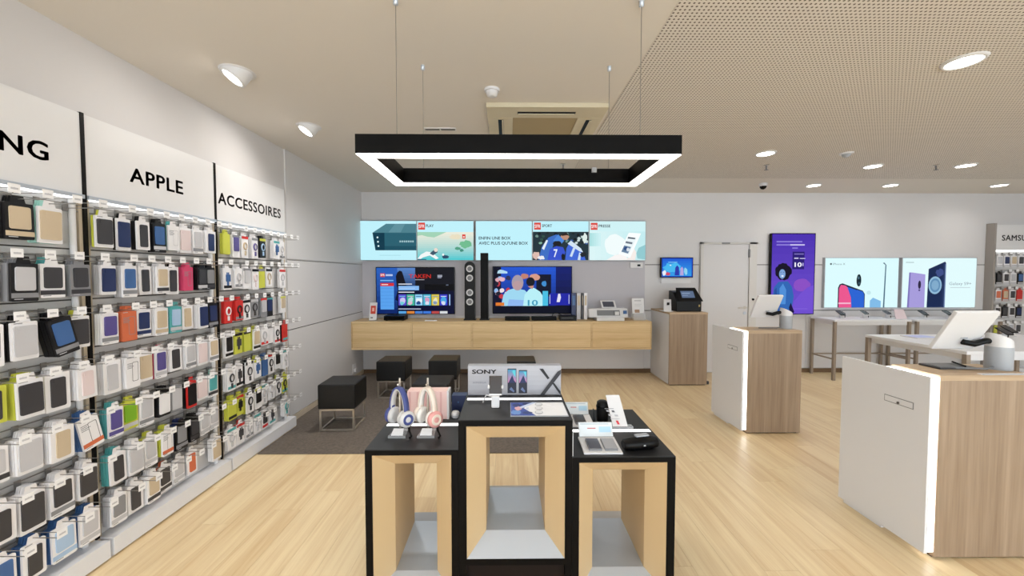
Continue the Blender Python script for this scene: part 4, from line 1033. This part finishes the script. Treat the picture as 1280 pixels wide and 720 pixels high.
t.rotation_euler = (0, 0, math.radians(12))

# ================================================================== SERVICE COUNTERS
def counter(yn, label, wood_d=.27, width=.57, x0=2.345, panel_w=.56, led=True, zt=1.035, handle=True):
    """white front panel facing left, wood block behind it"""
    t = thing('service_counter', label, 'counter', (x0 + width/2, yn + panel_w/2, 0), 'oak and white service counters')
    obj('end_panel', box(x0+.030, x0+width, yn, yn+.02, .012, zt-.03), 'counter_wood', t)
    obj('carcass', box(x0+.032, x0+width-.002, yn+.02, yn+wood_d, .012, zt-.03), 'counter_wood', t)
    obj('kick_plinth', box(x0+.04, x0+width-.02, yn+.02, yn+wood_d-.02, 0, .012), 'plinth_dark', t)
    obj('countertop', box(x0+.030, x0+width, yn, yn+wood_d, zt-.03, zt), 'counter_top', t, .001)
    fp = obj('front_panel', box(x0-.022, x0-.002, yn+.004, yn+panel_w, .03, zt-.012), 'white', t, .001)
    if led:
        obj('light_strip', box(x0-.002, x0+.029, yn+.003, yn+.016, .04, zt-.012), 'led', t)
        obj('light_strip', box(x0-.002, x0+.029, yn+.016, yn+wood_d, zt-.024, zt-.012), 'led', t)
    obj('panel_support', box(x0-.002, x0+.03, yn+wood_d, yn+panel_w-.02, 0, zt-.05), 'white', t)
    if handle:
        ym, zm = yn + .17, zt - .20
        h = obj('letter_slot', box(x0-.0235, x0-.021, ym-.085, ym+.085, zm-.02, zm+.02), 'midgrey', fp)
        obj('slot_flap', box(x0-.0245, x0-.0225, ym-.081, ym+.081, zm-.016, zm+.016), 'white', fp)
        obj('lock', MB().cyl((x0-.0245, ym, zm-.008), (x0-.028, ym, zm-.008), .007, 10), 'c_d', fp)
    return t
def monitor(x, y, z, label):
    t = thing('pos_terminal', label, 'monitor', (x, y, z), 'white point-of-sale terminals')
    obj('base_cylinder', MB().lathe([(.054, 0), (.056, .004), (.056, .135)], (x, y, z), 32), 'grey_plastic', t)
    # cap cut on a slope
    b = MB(); n = 32; lo = []; hi = []
    for i in range(n):
        a = 2*PI*i/n; cx, cy = math.cos(a), math.sin(a)
        lo.append((x+.056*cx, y+.056*cy, z+.135)); hi.append((x+.054*cx, y+.054*cy, z+.185 - .03*cx))
    b.add(lo+hi, [(i, (i+1) % n, n+(i+1) % n, n+i) for i in range(n)], True).add(hi, [tuple(range(n))])
    obj('cap', b, 'white_plastic', t)
    # screen slab: top edge towards the customer and higher, back towards the camera
    xl, xr = x - .325, x - .07
    top = Vector((0, y - .06, z + .34)); bot = Vector((0, y + .07, z + .105))
    dn = (bot - top).normalized(); nr = Vector((0, dn.z, -dn.y)) if False else Vector((0, -dn.z, dn.y))
    th = nr.normalized() * .022
    pts = [(xl, top.y, top.z), (xr, top.y, top.z), (xr, bot.y, bot.z), (xl, bot.y, bot.z)]
    sc = obj('screen_shell', MB().prism(pts, th), 'white_plastic', t, .004)
    e = th * 1.02
    obj('glass', MB().quad(*[tuple(Vector(p) + e + Vector((q[0]*.012, 0, 0)) ) for p, q in zip(pts, ((1, 0), (-1, 0), (-1, 0), (1, 0)))]), 'blackgloss', sc)
    m = top*.33 + bot*.67
    obj('vent_mark', MB().prism([(xl+.13, m.y, m.z), (xl+.17, m.y, m.z), (xl+.17, m.y+.003, m.z-.008), (xl+.13, m.y+.003, m.z-.008)], -nr.normalized()*.002), 'grey_plastic', sc)
    c = top*.3 + bot*.7
    obj('arm', MB().tube([(x-.01, y, z+.165), (x-.07, y+.01, z+.165), (x-.13, y+.015, z+.145), (x-.18, c.y, c.z-.02)], .017, 10), 'plastic_black', t)
    obj('cable', MB().tube([(x-.07, y-.03, z+.02), (x-.12, y-.04, z+.012), (x-.2, y-.02, z+.01), (x-.28, y+.0, z+.008)], .006, 8), 'midgrey', t)
    return t
CN = (2.065, 3.755)
counter(CN[0], 'largest oak and white counter with glowing edge at right of picture')
counter(CN[1], 'middle oak and white counter with glowing edge before the door')
monitor(2.875, CN[0]+.14, 1.035, 'white terminal on the largest counter at the right')
monitor(2.85, CN[1]+.14, 1.035, 'white terminal on the middle counter before the purple screen')
t = thing('signature_pad', 'flat dark signature pad on the largest counter', 'signature pad', (2.62, CN[0]+.2, 1.035))
obj('body', box(2.52, 2.74, CN[0]+.13, CN[0]+.25, 1.035, 1.047), 'c_d', t, .003); obj('pad', box(2.535, 2.66, CN[0]+.145, CN[0]+.235, 1.047, 1.049), 'midgrey', t); obj('pen', MB().cyl((2.68, CN[0]+.14, 1.052), (2.72, CN[0]+.24, 1.056), .005, 8), 'blackgloss', t)
t = thing('desk_mat', 'thin white mat under the terminal on the largest counter', 'mat', (2.8, CN[0]+.1, 1.035))
obj('sheet', box(2.62, 2.905, CN[0]+.01, CN[0]+.035, 1.035, 1.038), 'white_plastic', t); obj('sheet_edge', box(2.62, 2.905, CN[0]+.006, CN[0]+.010, 1.035, 1.039), 'grey_plastic', t)
# rear counter against the wall
yr, x0 = 5.42, 2.30
t = thing('rear_counter', 'oak counter with white side against the back wall', 'counter', (x0+.27, (yr+YB)/2, 0))
obj('end_panel', box(x0, x0+.545, yr, yr+.02, .012, 1.02), 'counter_wood', t); obj('carcass', box(x0+.022, x0+.543, yr+.02, YB-.02, .012, 1.02), 'counter_wood', t)
obj('side_panel', box(x0, x0+.02, yr+.021, YB-.02, .012, 1.02), 'white', t); obj('countertop', box(x0-.005, x0+.547, yr-.002, YB-.02, 1.022, 1.048), 'counter_top', t); obj('kick_plinth', box(x0+.02, x0+.53, yr+.02, YB-.03, 0, .012), 'plinth_dark', t)
zt = 1.048; x, y = 2.62, 5.68
t = thing('black_terminal', 'black payment terminal with tilted screen on the rear counter', 'terminal', (x, y, zt))
obj('body', MB().prism([(x-.17, y-.13, zt), (x-.17, y-.13, zt+.16), (x-.17, y-.02, zt+.28), (x-.17, y+.15, zt+.3), (x-.17, y+.15, zt)], (.37, 0, 0)), 'plastic_black', t, .012)
sc = obj('screen_bezel', MB().prism([(x-.17, y-.16, zt+.15), (x+.21, y-.16, zt+.15), (x+.16, y-.02, zt+.335), (x-.13, y-.02, zt+.335)], (0, .022, .012)), 'plastic_black', t, .004)
P = Print((x-.085, y-.1245, zt+.2), U, (0, .14, .185), .19, .12, .0004); P.O = P.O - P.N*-.003
P.rect(0, 0, 1, 1, '#5d6f8c').rect(.08, .6, .7, .72, '#8fa4c0').rect(.08, .3, .5, .4, '#7f93b0'); P.build('screen_image', 'screen', sc)
obj('seal', box(x+.155, x+.175, y-.132, y-.129, zt+.07, zt+.10), mat('seal_gold', '#b59a55', .5), t)
x, y = 2.36, 5.62
x = 2.34
t = thing('card_reader', 'white card reader leaning beside the black terminal', 'card reader', (x, y, zt))
obj('body', MB().prism([(x-.06, y-.05, zt), (x+.05, y-.05, zt), (x+.09, y+.06, zt+.17), (x-.02, y+.06, zt+.17)], (0, .03, 0)), 'white_plastic', t, .004); obj('lens', MB().prism([(x-.005, y-.01, zt+.09), (x+.03, y-.01, zt+.09), (x+.04, y+.01, zt+.125), (x+.005, y+.01, zt+.125)], (0, -.008, .004)), 'plastic_black', t)
obj('foot', box(x-.07, x+.07, y-.06, y+.1, zt, zt+.008), 'white_plastic', t)
p = onz(884, 480, .0)
t = thing('door_stop', 'small door stop on the floor right of the rear counter', 'door stop', (p.x, p.y, 0))
obj('post', MB().lathe([(.022, 0), (.022, .03), (.016, .045)], (p.x, p.y, 0), 14), 'c_d', t); obj('screw', MB().lathe([(.006, .045), (.004, .048)], (p.x, p.y, 0), 8), 'chrome', t)

# ================================================================== RIGHT PART OF THE BACK WALL
YP = YB - .014
def art_purple(P):
    P.rect(0, 0, 1, 1, '#2a1560').grad(0, 0, 1, 1, '#6f4fd0', '#4a2fb0', 12).blob(.72, .36, .2, .08, '#8a4fc4', 2, 24, .05).poly([(.48, .04), (.55, .16), (.7, .26), (.85, .33), (1, .36), (1, .04)], '#7350d2')
    for v, a, b in ((.905, .1, .70), (.865, .1, .76), (.825, .47, .60)): P.rect(a, v-.008, b, v+.008, '#8f80dc')
    P.rect(.42, .857, .76, .873, '#cfc8f2').rect(.48, .56, .76, .78, '#2b1c74').rect(.52, .745, .74, .755, '#8f84d0').rect(.52, .69, .62, .705, '#cfcaf0').rect(.65, .69, .78, .70, '#cfcaf0').text('10', .53, .59, .055, '#f2f0ff', .17, .03).rect(.715, .60, .74, .64, '#b8b0ec').rect(.44, .06, .86, .064, '#8f78dc')
    P.poly([(.05, .0), (.03, .20), (.06, .33), (.16, .40), (.38, .41), (.48, .34), (.53, .22), (.47, .0)], '#2f66b4').poly([(.2, .12), (.19, .32), (.27, .38), (.35, .3), (.34, .12)], '#4f8fd8').poly([(.08, .1), (.07, .3), (.12, .33), (.15, .12)], '#24509a')
    P.blob(.27, .53, .19, .105, '#140f24', 6, 26, .10).ell(.245, .50, .075, .06, '#7fa4d8', 18).ell(.25, .475, .03, .012, '#e6eefa', 10).rect(.20, .52, .225, .525, '#1c1838').rect(.265, .52, .29, .525, '#1c1838').poly([(.42, .08), (.46, .14), (.55, .02), (.5, 0), (.44, 0)], '#1a1240')
tv(wx(961), wx(1016.5), wz(393), wz(292), 'tall purple portrait screen with a laughing curly-haired person', art_purple, gap=.02, yw=YP, name='portrait_screen', cat='screen', bez=.014)
t, P = lightbox(wx(1030), wx(1123.5), wz(385), wz(322), 'pale light box picturing a pink and blue smartphone', 'smartphone light boxes', .05, yw=YP)
P.rect(0, 0, 1, 1, '#d9f8fb').text('iPhone X', .10, .86, .04, '#7d9096', .17).ell(.075, .88, .014, .02, '#4a5a60')
P.poly([(.18, 0), (.18, .40), (.20, .47), (.24, .49), (.52, .34), (.55, .27), (.55, 0)], '#1f2c40').poly([(.195, 0), (.195, .39), (.22, .46), (.30, .44), (.36, .2), (.37, 0)], '#e8568e').poly([(.30, .44), (.34, .41), (.52, .32), (.54, .26), (.54, 0), (.37, 0), (.36, .2)], '#2a62d0').rect(.19, .07, .36, .10, '#f0b8d0').poly([(.28, .45), (.30, .42), (.44, .35), (.45, .38)], '#1f2c40')
P.poly([(.62, 0), (.62, .14), (.66, .20), (.77, .13), (.77, 0)], '#7fb8e4').poly([(.80, 0), (.815, .86), (.78, .90), (.80, .91), (.83, .86), (.82, 0)], '#4a6a80').ell(.46, .55, .033, .125, '#13252f').ell(.455, .60, .014, .03, '#4a6a7a').ell(.465, .49, .014, .03, '#3a5564').ell(.60, .30, .03, .04, '#c3e6ea')
P.build('backlit_picture', 'lightbox', t)
t, P = lightbox(wx(1127.5), wx(1222), wz(385), wz(322), 'pale light box picturing a purple and a dark smartphone', 'smartphone light boxes', .05, yw=YP)
P.rect(0, 0, 1, 1, '#dff8fa').rect(.04, .905, .15, .92, '#9db4ba').poly([(.075, 0), (.09, .71), (.13, .71), (.31, .67), (.31, 0)], '#a49ad8').poly([(.075, 0), (.09, .71), (.11, .71), (.10, 0)], '#7c72b8').ell(.235, .46, .02, .085, '#2a2440').ell(.235, .35, .014, .02, '#574c86').poly([(.34, 0), (.35, .78), (.57, .93), (.585, .90), (.585, 0)], '#26365c').poly([(.345, .02), (.355, .76), (.545, .89), (.545, .02)], '#1b2a50').ell(.445, .45, .09, .18, '#8fb8d4', 20).ell(.445, .45, .07, .14, '#5f8cb4', 20).ell(.445, .45, .05, .1, '#7fa8c8', 18).blob(.5, .7, .05, .08, '#3f4f86', 5).rect(.57, .0, .585, .88, '#6a7fa8')
P.text('Galaxy S9+', .635, .455, .06, '#8a9aa6', .30).rect(.65, .40, .92, .41, '#b4c2ca')
P.build('backlit_picture', 'lightbox', t)

# phone display tables
def ptable(x0, x1, y0, y1, zt, label, legs, panels=True, group='steel-legged display tables'):
    t = thing('phone_table', label, 'table', ((x0+x1)/2, (y0+y1)/2, 0), group)
    obj('tabletop', box(x0, x1, y0, y1, zt-.03, zt), 'white', t, .003); obj('under_tray', box(x0+.04, x1-.04, y0+.03, y1-.03, zt-.085, zt-.03), 'white', t)
    for lx in (x0+.02, x1-.02):
        for ly in (y0+.02, y1-.02): obj('leg', box(lx-.018, lx+.018, ly-.018, ly+.018, 0, zt-.03), 'legmetal', t)
    obj('stretcher', MB().box(x0+.02, x1-.02, y1-.028, y1-.012, .31, .33).box(x0+.012, x0+.028, y0+.02, y1-.02, .31, .33).box(x1-.028, x1-.012, y0+.02, y1-.02, .31, .33), 'legmetal', t)
    return t
def display_phone(x, y, z, label, scr='scr_dark', dark=False):
    t = thing('demo_phone', label, 'phone', (x, y, z), 'demonstration phones on the display tables')
    obj('stand', MB().prism([(x-.03, y-.04, z), (x+.03, y-.04, z), (x+.03, y+.04, z), (x-.03, y+.04, z)], (0, 0, .012)).box(x-.012, x+.012, y, y+.02, z+.01, z+.05), 'white_plastic', t)
    p_ = obj('phone', MB().prism([(x-.038, y-.05, z+.045), (x+.038, y-.05, z+.045), (x+.038, y+.055, z+.105), (x-.038, y+.055, z+.105)], (0, 0, .009)), 'plastic_black' if dark else 'white_plastic', t, .002)
    obj('phone_screen', MB().prism([(x-.035, y-.045, z+.0575), (x+.035, y-.045, z+.0575), (x+.035, y+.05, z+.112), (x-.035, y+.05, z+.112)], (0, 0, .001)), scr, p_)
    obj('tether', MB().tube([(x+.02, y+.03, z+.08), (x+.06, y+.05, z+.10), (x+.11, y+.05, z+.07), (x+.12, y+.06, z+.004)], .005, 6), 'plastic_black', t)
    return t
ptable(4.86, 6.02, 5.64, 6.10, .915, 'white display table against the back wall under the pink phone light box', 4)
ptable(6.10, 7.40, 5.64, 6.10, .915, 'white display table against the back wall under the purple phone light box', 4)
ptable(4.02, 5.75, 3.30, 4.26, .915, 'nearest white display table, behind the terminal at the right', 4)
for i, x in enumerate((5.13, 5.50, 5.85)): display_phone(x, 5.85, .915, '%s demonstration phone on the wall table under the pink phone light box' % ['leftmost', 'middle', 'rightmost'][i], dark=(i == 0))
for i, x in enumerate((6.42, 6.80, 7.15)): display_phone(x, 5.85, .915, '%s demonstration phone on the wall table under the purple phone light box' % ['leftmost', 'middle', 'rightmost'][i], dark=(i < 2))
t = thing('price_sign', 'small pinkish price card standing on the wall table between light boxes', 'price card', (5.93, 5.72, .915))
obj('card', MB().prism([(5.84, 5.70, .918), (6.015, 5.70, .918), (6.0, 5.75, 1.06), (5.855, 5.75, 1.06)], (0, .005, 0)), mat('card_rose', '#d9c7cc', .5), t); obj('foot', box(5.86, 6.0, 5.70, 5.80, .915, .919), 'acrylic', t)
lb_ = mat('tablet_blue', '#b8c0ee', .3)
for i, (x, y) in enumerate(((4.42, 4.05), (4.52, 3.62), (4.86, 3.95))):
    t = thing('demo_tablet', ['far left tablet with pale blue screen on the nearest display table', 'near left tablet with pale blue screen on the nearest display table', 'right tablet with pale blue screen on the nearest display table'][i], 'tablet', (x, y, .915), 'tablets on the nearest display table')
    obj('body', box(x-.13, x+.13, y-.09, y+.09, .915, .925), 'white_plastic', t, .003); obj('screen', box(x-.115, x+.115, y-.078, y+.078, .925, .926), lb_, t)
for i, (x, y) in enumerate(((5.20, 3.95), (5.45, 4.1), (5.35, 3.65), (5.6, 3.8))): display_phone(x, y, .915, '%s phone on the nearest display table beside the right rack' % ['front left', 'far', 'nearest', 'rightmost'][i], dark=True)

# right rack, facing the camera
rx0, rx1, ry = 7.73, 8.77, 6.05
t = thing('display_rack', 'frontal wall rack of phone cases at the far right edge', 'display rack', ((rx0+rx1)/2, YB-.1, 0))
obj('side_post', box(rx0-.03, rx0, ry-.03, YB-.016, 0, 2.40), mat('post_taupe', '#9b948e', .5), t); obj('back_panel', box(rx0, rx1, ry+.06, YB-.016, .1, 2.38), 'slat', t); obj('base', box(rx0, rx1, ry-.1, YB-.016, 0, .1), 'white', t)
sb = obj('sign_board', box(rx0, rx1, ry+.02, ry+.058, 1.98, 2.38), 'sign', t)
vs, fs, tw = text_tris('SAMSUNG', .026, 1.08); k = .60/tw
obj('lettering', MB().add([(rx0+.15+vx*k, ry+.019, 2.13+vz*.088) for vx, vz in vs], fs), 'ink', sb)
obj('sign_light', box(rx0+.02, rx1-.02, ry+.03, ry+.058, 1.955, 1.978), 'ledsoft', t)
M_card_rot = math.radians(-90)
rr = random.Random(5)
RR = ['wsw wnw wew wdw', 'kdk wdw wsw kbk', 'wow oeo wdw rrw', 'wdw kdk wdw knk', 'yyw wdw wsw wdw', 'wdw wsw wbw wdw', 'wsw wdw wew wsw']
for ri, row in enumerate(RR):
    z = ROWZ[ri] - .03
    obj('rail', MB().cyl((rx0, ry+.05, z), (rx1, ry+.05, z), .004, 6), 'wire', t)
    for ci, tok in enumerate(row.split()):
        x = rx0 + .09 + .115*ci
        h = inst('hook', hook_me, (x, ry+.05, z), t); h.rotation_euler = (0, 0, M_card_rot)
        pt = bpy.data.objects.new('price_tag', tag_me); C.objects.link(pt); pt.parent = h
        kids = [('phone_case', m_case(.088, .175, tok[1]))] if tok[1] != tok[0] else []
        kids.append(('printed_band', m_band(.088, .175, 's', .84)))
        lb = '%s phone case on %s card, %s from left, %s, right rack' % (CODES[tok[1]][0], CODES[tok[0]][0], ORD[ci], ROWN[ri])
        pack(m_card(.088, .175, tok[0]), kids, (x, ry-.005, z+.006), lb, 'phone case', 'packs hanging on the right rack', 'phone_case_pack', yaw=M_card_rot)
